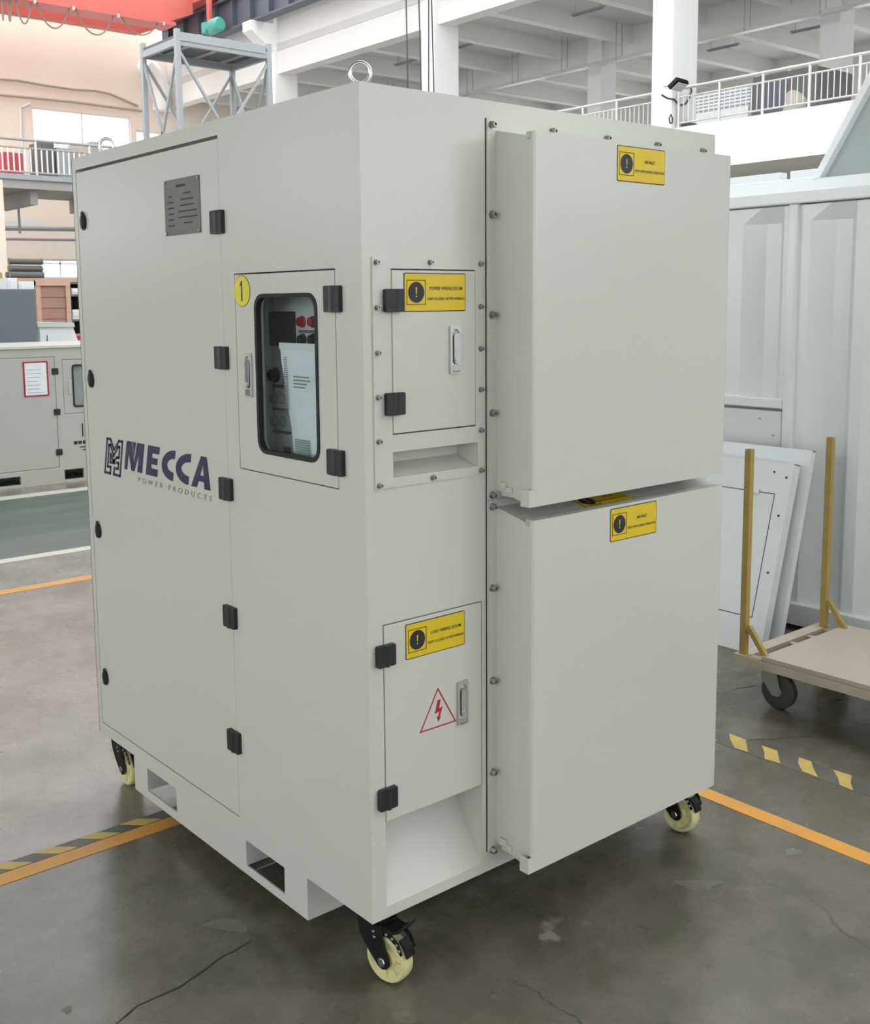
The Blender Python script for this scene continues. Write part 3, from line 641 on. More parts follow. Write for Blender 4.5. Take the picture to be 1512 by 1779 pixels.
# white enclosure with sloping side
t = thing('equipment_enclosure', (3.8, 12, 0), 'white enclosure with a sloping end beside the slate cabinet', 'enclosure')
mb = MB(); mb.prism([(3.55, .1), (4.25, .1), (4.12, 1.05), (4.0, 1.43), (3.55, 1.44)], lambda q, r, s: (q, s, r), 11.5, 12.3); part('body', mb, PANELW, t, bevel=.008)
mb = MB(); mb.prism([(3.53, 1.44), (4.01, 1.43), (4.0, 1.49), (3.53, 1.5)], lambda q, r, s: (q, s, r), 11.47, 12.33); part('lid', mb, COATS, t)
mb = MB(); mb.box((3.56, 11.485, .3), (3.67, 11.5, 1.41)); q = part('side_strip', mb, PANELW, t)
mb = MB(); mb.box((3.645, 11.478, 1.26), (3.653, 11.486, 1.34)); part('slot', mb, INK, q)
mb = MB(); mb.box((3.6, 11.53, 0), (4.2, 12.27, .1)); part('plinth', mb, BLACKM, t)
solo('red_drum', MB().lathe([(0,0), (.25,0), (.26,.02), (.25,.04), (.25,.62), (.262,.64), (.25,.66), (.25,1.28), (.26,1.3), (.24,1.32), (0,1.32)], (4.54, 12.25, 0), (0,0,1), 20), REDB, (4.54, 12.25, 0), 'red drum end showing beside the white enclosure', 'drum', smooth=True)
# brown board crate
a = P(60, 488, 'y', 14.0); b = P(120, 490, 'y', 14.0)
t = thing('wooden_crate', ((a.x+b.x)/2, 14.4, 0), 'tall brown boarded crate behind the slate cabinet', 'crate')
mb = MB(); mb.box((a.x+.02, 14.02, .05), (b.x-.02, 15.0, a.z-.02)); part('body', mb, BROWN, t)
nb = 12
for k in range(nb):
    z0 = .08+(a.z-.16)*k/nb; mb = MB(); mb.box((a.x+.06, 14.0, z0), (b.x-.07, 14.02, z0+(a.z-.16)/nb-.008)); part('board', mb, BROWN, t)
FRAMEW = mat('pale timber', (0.60, 0.40, 0.30), 0.6, bump=(30, .2, .003), var=(5, .5, (.5, .32, .24)))
for xx in (a.x, b.x-.07):
    mb = MB(); mb.box((xx, 13.97, 0), (xx+.07, 14.03, a.z)); part('corner_post', mb, FRAMEW, t)
mb = MB(); mb.box((a.x, 13.96, a.z-.07), (b.x, 14.03, a.z+.02)); part('top_rail', mb, FRAMEW, t)
# rack with rolls and white sheets
t = thing('storage_rack', (5.2, 16.5, 0), 'timber storage rack shelf behind the brown crate', 'rack')
zr = P(30, 483, 'y', 16.0).z
mb = MB(); mb.box((4.2, 16.0, zr-.06), (7.4, 17.0, zr)); part('shelf', mb, FRAMEW, t)
for xx, yy in ((4.25, 16.05), (7.35, 16.05), (4.25, 16.95), (7.35, 16.95), (5.6, 16.05)):
    mb = MB(); mb.box((xx-.04, yy-.04, 0), (xx+.04, yy+.04, zr-.06)); part('post', mb, FRAMEW, t)
r0 = P(22, 480, 'y', 16.1).x
lab = ['black sheet roll at the bottom of the pile on the rack, left', 'black sheet roll at the bottom of the pile on the rack, right', 'black sheet roll in the middle of the pile on the rack', 'black sheet roll on top of the pile on the rack']
for k, (dy, dz) in enumerate(((.15, .06), (.34, .06), (.245, .165), (.245, .285))):
    mb = MB(); mb.lathe([(.02, -.03), (.055, -.03), (.055, 0), (.05, 0), (.05, .5), (.056, .5), (.056, .53), (.02, .53)], (r0+.01*k, 16.0+dy, zr+dz-.005), (1, 0, 0), 12); solo('sheet_roll', mb, DARKGEN, (r0, 16.0+dy, zr+dz), lab[k], 'roll', 'rolls on the rack', smooth=True)
for k, (u0, u1, v0) in enumerate(((12, 30, 483), (32, 59, 489))):
    p, q = P(u0, v0, 'y', 13.0), P(u1, v0, 'y', 13.0)
    t2 = thing('white_cabinet', ((p.x+q.x)/2, 13.4, 0), ('white cabinet top behind the slate cabinet, left one', 'white cabinet top behind the slate cabinet, next to the brown crate')[k], 'cabinet')
    mb = MB(); mb.box((p.x, 13.0, .06), (q.x, 13.5, p.z)); part('body', mb, PANELW, t2, bevel=.01)
    mb = MB(); mb.box((p.x+.03, 12.99, .15), (q.x-.03, 13.0, p.z-.04)); part('door', mb, PANELW, t2)
    mb = MB(); mb.box((p.x+.02, 13.02, 0), (q.x-.02, 13.48, .06)); part('plinth', mb, BLACKM, t2)
p = P(-14, 472, 'y', 13.6); q = P(5, 472, 'y', 13.6)
t = thing('yellow_machine', ((p.x+q.x)/2, 13.9, 0), 'edge of a yellow machine at the left border', 'machine')
mb = MB(); mb.box((p.x, 13.6, .3), (q.x, 14.3, p.z)); part('body', mb, YPAINT, t, bevel=.03)
mb = MB(); mb.box((p.x+.05, 13.65, 0), (q.x-.03, 14.25, .3)); part('base', mb, BLACKM, t)
# wall partition behind (beige bay) and clutter by the cabinet edge
p = P(122, 490, 'y', 15.0); q = P(150, 490, 'y', 15.0)
t = thing('shelf_unit', ((p.x+q.x)/2, 15.3, 0), 'dark shelf with pale parts behind the edge of the cabinet', 'shelf')
mb = MB(); mb.box((p.x, 15.5, 0), (q.x, 15.6, p.z)); part('back_panel', mb, DARKGEN, t)
for xx in (p.x, q.x-.04):
    mb = MB(); mb.box((xx, 15.1, 0), (xx+.04, 15.5, p.z)); part('side_panel', mb, DARKGEN, t)
for z in (.5, 1.0, 1.45, 1.85, p.z-.03):
    mb = MB(); mb.box((p.x+.04, 15.1, z), (q.x-.04, 15.5, z+.03)); part('shelf', mb, DARKGEN, t)
for k, (z, hh) in enumerate(((1.032, .18), (1.482, .16), (1.882, .1))):
    mb = MB(); mb.box((p.x+.06, 15.12, z), (p.x+.2, 15.4, z+hh)); mb.box((p.x+.07, 15.11, z+hh*.3), (p.x+.19, 15.12, z+hh*.8))
    solo('parts_box', mb, PANELW, (p.x+.13, 15.2, z), ('pale parts box on the lowest visible shelf behind the cabinet', 'pale parts box on the middle shelf behind the cabinet', 'pale parts box on the top shelf behind the cabinet')[k], 'box', bevel=.008)
mb = MB(); pp = P(8, 430, 'y', 30.0); mb.box((pp.x-1.2, 30.0, 0), (pp.x+.05, 30.5, 5.3)); struct('column_left', mb, BEIGE, 'peach column under the far mezzanine')

# ------------------------------------------------------------------ right: container, hopper, panels, trolley
XC = 3.45
t = thing('container', (4.6, .2, 0), 'white corrugated steel container to the right of the cabinet', 'container')
yN, yF = -3.2, 2.9
def corr(y0, y1, z0, z1, lead, per=.30, dep=.05):
    mb = MB(); prof = [(y1, 0)]; y = y1-lead
    while y-.245 > y0:
        prof += [(y, 0), (y-.11, dep), (y-.195, dep), (y-.240, 0)]; y -= per
    prof.append((y0, 0)); n = len(prof); vs = []
    for z, flat in ((z0, 0), (z0+.02, 0), (z1-.08, 0), (z1, 1)):
        vs += [(XC+.03+(0 if flat else d), yy, z) for yy, d in prof]
    fs = [(k*n+i, k*n+i+1, (k+1)*n+i+1, (k+1)*n+i) for k in range(3) for i in range(n-1)]
    mb.add(vs, fs); return mb
part('corrugated_sheet', corr(1.065, 1.40, 1.18, 2.16, .06), CONT, t)
part('corrugated_sheet', corr(1.40, yF, 1.18, 2.16, .10), CONT, t)
part('corrugated_sheet', corr(yN, 1.010, .14, 2.16, .055), CONT, t)
mb = MB(); mb.box((XC-.02, yN, 2.165), (XC+.10, yF, 2.225)); part('top_rail', mb, CONT, t, bevel=.006)
mb = MB(); mb.box((XC+.0, 1.010, .1), (XC+.09, 1.065, 2.17)); part('post', mb, CONT, t, bevel=.012)
mb = MB(); mb.box((XC+.0, yN, .03), (XC+.10, yF, .145)); part('bottom_rail', mb, CONT, t, bevel=.006)
mb = MB(); mb.box((XC+.005, 1.065, 1.14), (XC+.08, yF, 1.19)); part('cross_rail', mb, CONT, t, bevel=.006)
mb = MB(); mb.box((XC+.02, 1.075, .93), (XC+.035, yF, 1.125)); pl = part('access_panel', mb, CONT, t, bevel=.003)
for yy, zz in ((1.20, 1.08), (1.12, 1.0)):
    mb = MB(); mb.cyl((XC+.022, yy, zz), (XC+.012, yy, zz), .006, 8); part('screw', mb, STEEL, pl)
mb = MB(); mb.box((XC+.05, 1.065, .14), (XC+.09, yF, .93)); part('lower_sheet', mb, CONT, t)
mb = MB(); mb.box((XC+.11, yN, .1), (XC+2.3, yF, 2.18)); part('body', mb, CONT, t)
for yy in (yN+.2, .3, 2.4):
    mb = MB(); mb.box((XC+.15, yy-.1, 0), (XC+2.2, yy+.1, .1)); part('skid', mb, BLACKM, t)
solo('roof_box', MB().box((XC+.35, 1.02, 2.225), (XC+1.3, 2.8, 2.33)), CONT, (XC+.8, 1.9, 2.225), 'flat pale box on top of the container', 'box', bevel=.01)
for k, (ya, yb) in enumerate(((1.46, 2.7), (.72, 1.40))):
    solo('roof_panel', MB().box((XC+.55, ya, 2.332 if k == 0 else 2.226), (XC+.62, yb, 2.395)), PANELW, (XC+.6, ya, 2.35), ('long white panel standing on the container roof box', 'short white panel standing on the container roof')[k], 'panel', bevel=.004)
t = thing('hopper', (XC+.5, .2, 2.225), 'large grey sloped hopper plate above the container', 'hopper')
fH = lambda a, b, c: (XC+c, a, b)
hA, hB = P(1433, 310, 'x', XC+.3), P(1512, 164, 'x', XC+.3)
sl = (hB.z-hA.z)/(hB.y-hA.y); ytop = hA.y+(4.0-hA.z)/sl
mb = MB(); mb.prism([(hA.y, hA.z), (ytop, 4.0), (-2.4, 4.0), (-2.4, hA.z)], fH, .30, .33); part('side_plate', mb, CONTG, t)
mb = MB(); mb.prism([(hA.y, hA.z), (ytop, 4.0), (ytop+.045, 4.0), (hA.y+.042, hA.z-.005)], fH, .25, .34); part('edge_flange', mb, CONT, t)
mb = MB(); mb.box((XC+.25, -2.4, 2.225), (XC+1.6, hA.y+.02, hA.z)); part('base_frame', mb, CONT, t, bevel=.006)
mb = MB(); mb.prism([(hA.y, hA.z), (ytop, 4.0), (-2.4, 4.0), (-2.4, hA.z)], fH, 1.5, 1.53); part('side_plate', mb, CONTG, t)

def lean(name, xb, zb, xt, zt, y0, y1, th, label, detail):
    t = thing(name, (xb, (y0+y1)/2, 0), label, 'panel', 'leaning panels')
    d = Vector((xt-xb, 0, zt-zb)); L = d.length; d /= L; nrm = Vector((-d.z, 0, d.x))   # towards the camera
    o = Vector((xb, 0, zb))
    fr = lambda a, b, c: o + Vector((0, a, 0)) + d*b + nrm*c
    mb = MB(); mb.prism([(y0,0), (y1,0), (y1,L), (y0,L)], fr, 0, .004); mb.prism([(y0,0), (y0+.004,0), (y0+.004,L), (y0,L)], fr, -th, 0); mb.prism([(y1-.004,0), (y1,0), (y1,L), (y1-.004,L)], fr, -th, 0)
    mb.prism([(y0,L-.004), (y1,L-.004), (y1,L), (y0,L)], fr, -th, 0); part('sheet', mb, PANELW, t)
    mb = MB(); mb.prism([(y0+.006,.01), (y1-.006,.01), (y1-.006,L-.006), (y0+.006,L-.006)], fr, -th, -th+.004); part('backing', mb, PANELG, t)
    if detail:
        mb = MB(); mb.ring([(y0+.075,.17), (y1-.06,.17), (y1-.06,L-.155), (y0+.075,L-.155)], [(y0+.079,.174), (y1-.064,.174), (y1-.064,L-.159), (y0+.079,L-.159)], fr, .003, .0046); part('door_seam', mb, INK, t)
        for a, b in ((y0+.03, .05), (y0+.035, .4), (y0+.035, .68), (y0+.03, L-.07), (y0+.1, L-.05)):
            mb = MB(); mb.cyl(fr(a, b, .003), fr(a, b, .0055), .006, 8); part('rivet_hole', mb, INK, t)
        mb = MB(); mb.prism([(y0+.16,L-.165), (y0+.24,L-.165), (y0+.24,L-.145), (y0+.16,L-.145)], fr, .003, .012); part('latch', mb, ZINC, t)
    return t
lean('leaning_panel', 2.965, 0, 3.215, .905, .835, 1.56, .05, 'white door panel with a thin seam leaning nearest the trolley', True)
lean('leaning_panel', 3.06, 0, 3.31, .965, .80, 1.5, .03, 'second white panel leaning against the container, behind the door panel', False)

t = thing('trolley', (2.62, -.1, 0), 'flatbed trolley with yellow uprights and plywood deck', 'trolley')
yE = .50
for xx, yb in ((2.318, yE), (2.905, yE-.02)):
    mb = MB(); mb.ring([(xx-.0135, yb-.0135), (xx+.0135, yb-.0135), (xx+.0135, yb+.0135), (xx-.0135, yb+.0135)], [(xx-.011, yb-.011), (xx+.011, yb-.011), (xx+.011, yb+.011), (xx-.011, yb+.011)], lambda a, b, c: (a, b, c), .235, 1.095); part('upright', mb, YPAINT, t)
    mb = MB(); mb.bar((xx, yb-.02, .36), (xx, yb-.115, .235), .02, .02, up=(1,0,0)); part('brace', mb, YPAINT, t)
mb = MB(); mb.box((2.29, yE-.03, .20), (2.95, yE+.03, .24)); part('end_frame', mb, YWORN, t)
for xx in (2.32, 2.90):
    mb = MB(); mb.box((xx-.025, -1.0, .20), (xx+.025, yE-.03, .235)); part('side_frame', mb, YWORN, t)
for xx in (2.62, 2.76):
    mb = MB(); mb.box((xx-.015, .3, .205), (xx+.015, yE-.03, .232)); part('cross_bar', mb, YWORN, t)
mb = MB(); mb.box((2.30, -1.05, .236), (2.96, .405, .256)); part('deck', mb, PLY, t, bevel=.002)
def trolley_caster(x, y):
    mb = MB(); mb.box((x-.05, y-.05, .19), (x+.05, y+.05, .2)); mb.cyl((x, y, .165), (x, y, .19), .035, 12)
    for s in (-1, 1):
        mb.prism([(-.035, .17), (.035, .17), (.055, .09), (.045, .06), (.02, .06), (-.03, .12)], lambda a, b, c: (x+c, y-a, b), s*.03-.002, s*.03+.002)
    mb.box((x-.032, y-.035, .163), (x+.032, y+.035, .168)); c = part('caster', mb, DUSTY, t)
    mb = MB(); mb.lathe([(.03, -.02), (.068, -.02), (.076, -.014), (.076, .014), (.068, .02), (.03, .02)], (x, y-.035, .077), (1,0,0), 24); part('tyre', mb, TYRE, c, smooth=True)
    mb = MB(); mb.lathe([(.0, -.022), (.045, -.018), (.048, .018), (.0, .022)], (x, y-.035, .077), (1,0,0), 16); part('hub', mb, DUSTY, c, smooth=True)
    mb = MB(); mb.cyl((x-.036, y-.035, .077), (x+.036, y-.035, .077), .008, 8); part('axle', mb, ZINC, c)
trolley_caster(2.44, .44); trolley_caster(2.86, .44); trolley_caster(2.42, -.95); trolley_caster(2.86, -.95)

# ------------------------------------------------------------------ the power cabinet
W, D, H = 1.326, 1.6146, 2.0
Z = lambda z: z + ZC
K = thing('power_cabinet', (W/2, D/2, 0), 'tall off-white power cabinet on casters with yellow warning labels', 'cabinet')
fx = lambda a, b, t: (t, a, Z(b))            # west face: a = y, b = z, t inwards (+x)
fy = lambda a, b, t: (a, t, Z(b))            # south face: a = x, b = z, t inwards (+y)
door = (.633, .040, 1.586, 1.960); ctl = (.1046, 1.068, .568, 1.593)
pwr = (.06, 1.09, .358, 1.60); load = (.0445, .028, .3675, .748)
mb = MB()
mb.holes(fx, 0, D, 0, H, [door, ctl], 0, .003)
mb.holes(fy, .003, W, 0, H, [pwr, load, (.43, 1.06, 1.21, 1.9), (.43, .1, 1.21, .94)], 0, .003)
mb.box((0, D-.003, Z(0)), (W, D, Z(H))); mb.box((W-.003, .003, Z(0)), (W, D-.003, Z(H)))
mb.box((.003, .003, Z(H)-.003), (W-.003, D-.003, Z(H))); mb.box((.003, .003, Z(0)), (W-.003, D-.003, Z(.003)))
part('body', mb, COAT, K, weld=True)
mb = MB()                                       # jambs and recess boxes behind the openings
for (a0, b0, a1, b1), dep in ((door, .035), (ctl, .16)):
    mb.box((.003, a0-.02, Z(b0)), (dep, a0, Z(b1))); mb.box((.003, a1, Z(b0)), (dep, a1+.02, Z(b1)))
    mb.box((.003, a0, Z(b0-.02)), (dep, a1, Z(b0))); mb.box((.003, a0, Z(b1)), (dep, a1, Z(b1+.02))); mb.box((dep, a0-.02, Z(b0-.02)), (dep+.003, a1+.02, Z(b1+.02)))
for (a0, b0, a1, b1), dep in ((pwr, .14), (load, .26)):
    mb.box((a0-.015, .003, Z(b0)), (a0, dep, Z(b1))); mb.box((a1, .003, Z(b0)), (a1+.012, dep, Z(b1)))
    mb.box((a0, .003, Z(b1)), (a1, dep, Z(b1+.02))); mb.box((a0, .003, Z(b0-.02)), (a1, dep, Z(b0))); mb.box((a0-.015, dep, Z(b0-.02)), (a1+.012, dep+.003, Z(b1+.02)))
part('inner_frame', mb, COATS, K)

# shared small meshes (local coordinates)
def bolt_mesh(R=.0095, Lh=.012, washer=True):
    mb = MB()                                   # points along -y from the face
    if washer: mb.lathe([(.0, 0), (R*1.25, 0), (R*1.25, .002), (.0, .002)], (0,0,0), (0,-1,0), 12)
    mb.lathe([(R, .002), (R, Lh*.75), (R*.85, Lh), (R*.5, Lh), (R*.45, Lh*.6), (0, Lh*.6)], (0,0,0), (0,-1,0), 6)
    return mb.mesh('bolt', STEEL)
BOLT = bolt_mesh(.0085, .014); SBOLT = bolt_mesh(.0062, .010)
def hinge_mesh(wd, ht):
    mb = MB()                                   # on a south face: outwards -y
    mb.prism(rrect(-wd/2, -ht/2, -.004, ht/2, .004, 3), lambda a, b, c: (a, -c, b), 0, .012)
    mb.prism(rrect(.004, -ht/2, wd/2, ht/2, .004, 3), lambda a, b, c: (a, -c, b), 0, .012)
    mb.cyl((0, -.008, -ht/2), (0, -.008, ht/2), .0085, 10)
    return mb.mesh('hinge', BLACK)
HGS = hinge_mesh(.054, .053); HGW = hinge_mesh(.062, .062)
# --- west face: main door
mb = MB(); mb.box((-.0, door[0]+.0025, Z(door[1]+.003)), (.022, door[2]-.003, Z(door[3]-.009))); DOOR = part('door', mb, COAT, K, bevel=.0015)
for z in (1.732, 1.367, 1.003, .637, .270): link('hinge', HGW, (0, .639, Z(z)), DOOR, -PI/2)
mb = MB(); fo = lambda a, b, c: (-c, -a, b)
prof = [(.020*math.sin(t), .026*math.cos(t)) for t in [2*PI*k/20 for k in range(20)]]
mb.prism(prof, fo, 0, .006); mb.prism([(x*.8, z*.85+.002) for x, z in prof], fo, .006, .009); mb.box((-.011, -.0055, -.020), (-.006, .0055, .02)); mb.tube([(-.006, .006*math.cos(t), .027+.006*math.sin(t)) for t in [2*PI*k/10 for k in range(11)]], .003, 6)
LATCH = mb.mesh('latch', BLACK)
for z in (1.787, 1.263, .744, .219): link('latch', LATCH, (0, 1.533, Z(z)), DOOR)
# name plate
fp = lambda a, b, t: (-.001-t, .948-a, Z(1.710+b))
mb = MB(); mb.prism(rrect(0, 0, .211, .157, .003), fp, 0, .0015, 0)
rn = random.Random(3)                         # unreadable small print: word-like marks
def marks(a, b, wd, hgt=.0045):
    e = a+wd
    while a < e:
        q_ = rn.uniform(.0018, .0042); mb.prism([(a, b), (min(a+q_, e), b), (min(a+q_, e), b+hgt*rn.uniform(.75, 1)), (a, b+hgt*rn.uniform(.75, 1))], fp, .0015, .0021, 1); a += q_+.0011
marks(.075, .133, .055, .008)
for k, (l0, lw, r0_, rw) in enumerate(((.028, .018, .115, .042), (.020, .036, .098, .075), (.022, .034, .095, .082), (.022, .034, .082, .110), (.022, .036, .082, .112), (.022, .036, .115, .05))):
    marks(l0, .108-.0165*k, lw); marks(r0_, .112-.0165*k, rw)
for a, b in ((.007, .007), (.204, .007), (.007, .15), (.204, .15)): mb.cyl(fp(a, b, 0), fp(a, b, .0035), .004, 8, 2)
part('name_plate', mb, [BRUSH, mat('etched print', (.05, .052, .052), .5, bump=(60, .1, .001)), STEEL], DOOR, 'small brushed steel rating plate')
# MECCA lettering
fm = lambda a, b, t: (-.0012-t, 1.304-a-.27*b, Z(.985+b))
h = .095; mb = MB()
def poly(pts): mb.prism(pts, fm, 0, .0006)
poly([(0, 0), (.020, 0), (.020, h*.66), (.004, h*.93), (0, h*.93)])
poly([(.002, h), (.036, h), (.066, h*.30), (.066, 0), (.052, 0)])
poly([(.043, h), (.068, h), (.0625, h*.50)])
poly([(.0675, h*.32), (.078, h), (.127, h), (.127, 0), (.095, 0), (.095, h*.66), (.072, 0), (.0675, 0)])
E0 = .155; poly([(E0,0), (E0+.078,0), (E0+.078,.024), (E0+.032,.024), (E0+.032,.037), (E0+.070,.037), (E0+.070,.058), (E0+.032,.058), (E0+.032,.072), (E0+.078,.072), (E0+.078,h), (E0,h)])
def cee(x0, wd):
    n = 14; R, r = (wd, h/2), (wd-.034, h/2-.026)
    o = [(x0+wd-wd*math.sin(PI*k/n), h/2+h/2*math.cos(PI*k/n)) for k in range(n+1)]
    i = [(x0+wd-(wd-.034)*math.sin(PI*k/n), h/2+(h/2-.026)*math.cos(PI*k/n)) for k in range(n+1)]
    for k in range(n): poly([o[k], i[k], i[k+1], o[k+1]])
cee(.256, .080); cee(.348, .086)
A0 = .453; hA_ = [(0,0), (.034,0), (.040,.020), (.057,.020), (.057,.038), (.046,.038), (.057,.073), (.057,h), (.041,h)]
poly([(A0+a, b) for a, b in hA_]); poly([(A0+.114-a, b) for a, b in reversed(hA_)])
# maze-like emblem before the word: strokes
fi = lambda a, b, t: (-.0012-t, 1.464-a-.26*b, Z(.953+b))
def stroke(pts, wd=.0085):
    for (a0, b0), (a1, b1) in zip(pts, pts[1:]):
        d = Vector((a1-a0, b1-b0)); d.normalize(); n = Vector((-d.y, d.x))*wd/2; e = d*wd/2
        mb.prism([(a0-e.x-n.x, b0-e.y-n.y), (a1+e.x-n.x, b1+e.y-n.y), (a1+e.x+n.x, b1+e.y+n.y), (a0-e.x+n.x, b0-e.y+n.y)], fi, 0, .0006)
stroke([(.046, .004), (.004, .004), (.004, .120), (.030, .120), (.063, .088), (.096, .120), (.122, .120), (.122, .004), (.074, .004), (.074, .026)])
stroke([(.046, .004), (.046, .026), (.022, .026)])
stroke([(.022, .026), (.022, .100), (.034, .100), (.063, .066), (.092, .100), (.104, .100), (.104, .064), (.090, .064), (.063, .048), (.040, .070), (.040, .042), (.072, .042), (.072, .052)])
stroke([(.088, .026), (.104, .026), (.104, .046), (.090, .046)])
mb.text('POWER PRODUCTS', fm, .104, -.031, .017, width=.475, t=0, mi=1, align='LEFT', space=1.75)
part('lettering', mb, [NAVY, GREYINK], DOOR, 'navy maze emblem and MECCA lettering over grey POWER PRODUCTS')
# --- west face: control door with window
o_, i_ = rrect(ctl[0]+.003, ctl[1]+.003, ctl[2]-.003, ctl[3]-.004, .002), rrect(.186, 1.127, .463, 1.533, .034)
mb = MB(); mb.ring(o_, i_, fx, 0, .022); CD = part('control_door', mb, COAT, K)
mb = MB(); mb.ring(rrect(.181, 1.122, .468, 1.538, .038), rrect(.191, 1.132, .458, 1.528, .031), fx, -.003, .012); part('window_gasket', mb, RUBBER, CD, smooth=False)
mb = MB(); mb.prism(rrect(.188, 1.129, .461, 1.531, .034), fx, .009, .012); part('window_pane', mb, GLASS, CD)
for z in (1.522, 1.134): link('hinge', HGW, (0, .108, Z(z)), CD, -PI/2)
mb = MB(); c = (.529, 1.546); disc = lambda r, n=32: [(c[0]+r*math.cos(2*PI*k/n), c[1]+r*math.sin(2*PI*k/n)) for k in range(n)]
mb.prism(disc(.0415), fx, 0, -.0008, 1); mb.prism(disc(.040), fx, -.0008, -.0014, 0)
fn = lambda a, b, t: fx(c[0]-a, c[1]+b, -t)
mb.prism([(-.003,-.026), (.003,-.026), (.003,.027), (-.001,.027), (-.009,.016), (-.009,.012), (-.003,.016)], fn, .0014, .0018, 1)
part('number_sticker', mb, [YELN, INK], CD, 'round yellow sticker with a black 1')
def handle(parent, org, rot):
    """swing handle: plate .034 x .112, outwards -y"""
    fh = lambda a, b, t: (a, -t, b)
    mb = MB(); mb.ring(rrect(-.0175, -.056, .0175, .056, .003), rrect(-.011, -.046, .011, .049, .009), fh, 0, .006); mb.box((-.012, 0, -.05), (.012, .004, .05))
    o = link('handle', mb.mesh('handle', ZINC, bevel=.0006), org, parent, rot)
    mb = MB(); mb.prism(rrect(-.0075, -.028, .0075, .040, .006), fh, .001, .010); mb.cyl((0, -.010, -.022), (0, -.012, -.022), .006, 12)
    g = bpy.data.objects.new('grip', mb.mesh('grip', CHROME, bevel=.001)); COL.objects.link(g); g.parent = o
    g['label'] = 'chrome swing grip'
    mb = MB(); mb.box((-.0105, -.008, -.046), (.0105, -.004, -.034)); mb.box((-.0105, -.0062, -.049), (.0105, -.006, -.0462))
    return o
def handle3(door_part, org, rot):
    # third level: parts of the handle merge into one mesh with two materials
    fh = lambda a, b, t: (a, -t, b)
    mb = MB(); mb.ring(rrect(-.0175, -.058, .0175, .058, .003), rrect(-.011, -.036, .011, .050, .0105), fh, -.001, .005, 0)
    mb.prism(rrect(-.011, -.05, .011, .05, .01), fh, -.006, -.0055, 1)
    mb.prism(rrect(-.0082, -.034, .0082, .040, .0075), fh, -.005, .0085, 2); mb.cyl((0, -.0085, -.024), (0, -.0105, -.024), .006, 12, 0)
    mb.box((-.0115, -.0068, -.052), (.0115, -.005, -.038), 2); mb.box((-.0115, -.0072, -.0535), (.0115, -.005, -.052), 1)
    o = link('handle', mb.mesh('handle', [ZINC, BLACK, CHROME]), org, door_part, rot); o['label'] = 'satin metal swing handle'
    return o
handle3(CD, (-.001, .503, Z(1.326)), -PI/2)
# control panel behind the glass
xp = .105
mb = MB(); mb.box((xp, .125, Z(1.075)), (xp+.004, .548, Z(1.585))); CP = part('control_panel', mb, COATIN, K)
def q(u, v): p = P(u, v, 'x', xp); return p.y, p.z-ZC
fc = lambda a, b, t: (xp-t, a, Z(b))
def prect(name, u0, v0, u1, v1, M, th=.004, **k):
    (a0, b0), (a1, b1) = q(u0, v0), q(u1, v1)
    mb = MB(); mb.prism(rrect(min(a0,a1), min(b0,b1), max(a0,a1), max(b0,b1), .003, 3), fc, 0, th); return part(name, mb, M, CP, **k)
prect('display', 473, 541, 515, 602, SCREEN, .012)
def knob(name, u, v, r, M, hgt):
    a, b = q(u, v); mb = MB(); mb.lathe([(r*1.25, 0), (r*1.25, .004), (r, .006), (r*.92, hgt), (0, hgt)], fc(a, b, 0), (-1,0,0), 18); part(name, mb, M, CP, smooth=True)
knob('indicator_lamp', 526, 559, .0125, REDL, .014); knob('indicator_lamp', 545, 559, .0125, REDL, .014)
knob('selector_knob', 527, 590, .0125, RUBBER, .014); knob('selector_knob', 545, 590, .0125, RUBBER, .014)
knob('rotary_switch', 480, 651, .0165, BLACK, .02)
for u, v in ((478, 691), (491, 693), (479, 730), (492, 733)): knob('push_button', u, v, .0125, TEALL, .012)
for u0, v0, u1, v1 in ((521, 573, 548, 579), (476, 667, 493, 674), (475, 707, 489, 713), (491, 709, 505, 715), (476, 746, 490, 753), (492, 748, 506, 755), (494, 775, 507, 787)): prect('label_plate', u0, v0, u1, v1, DARKST)
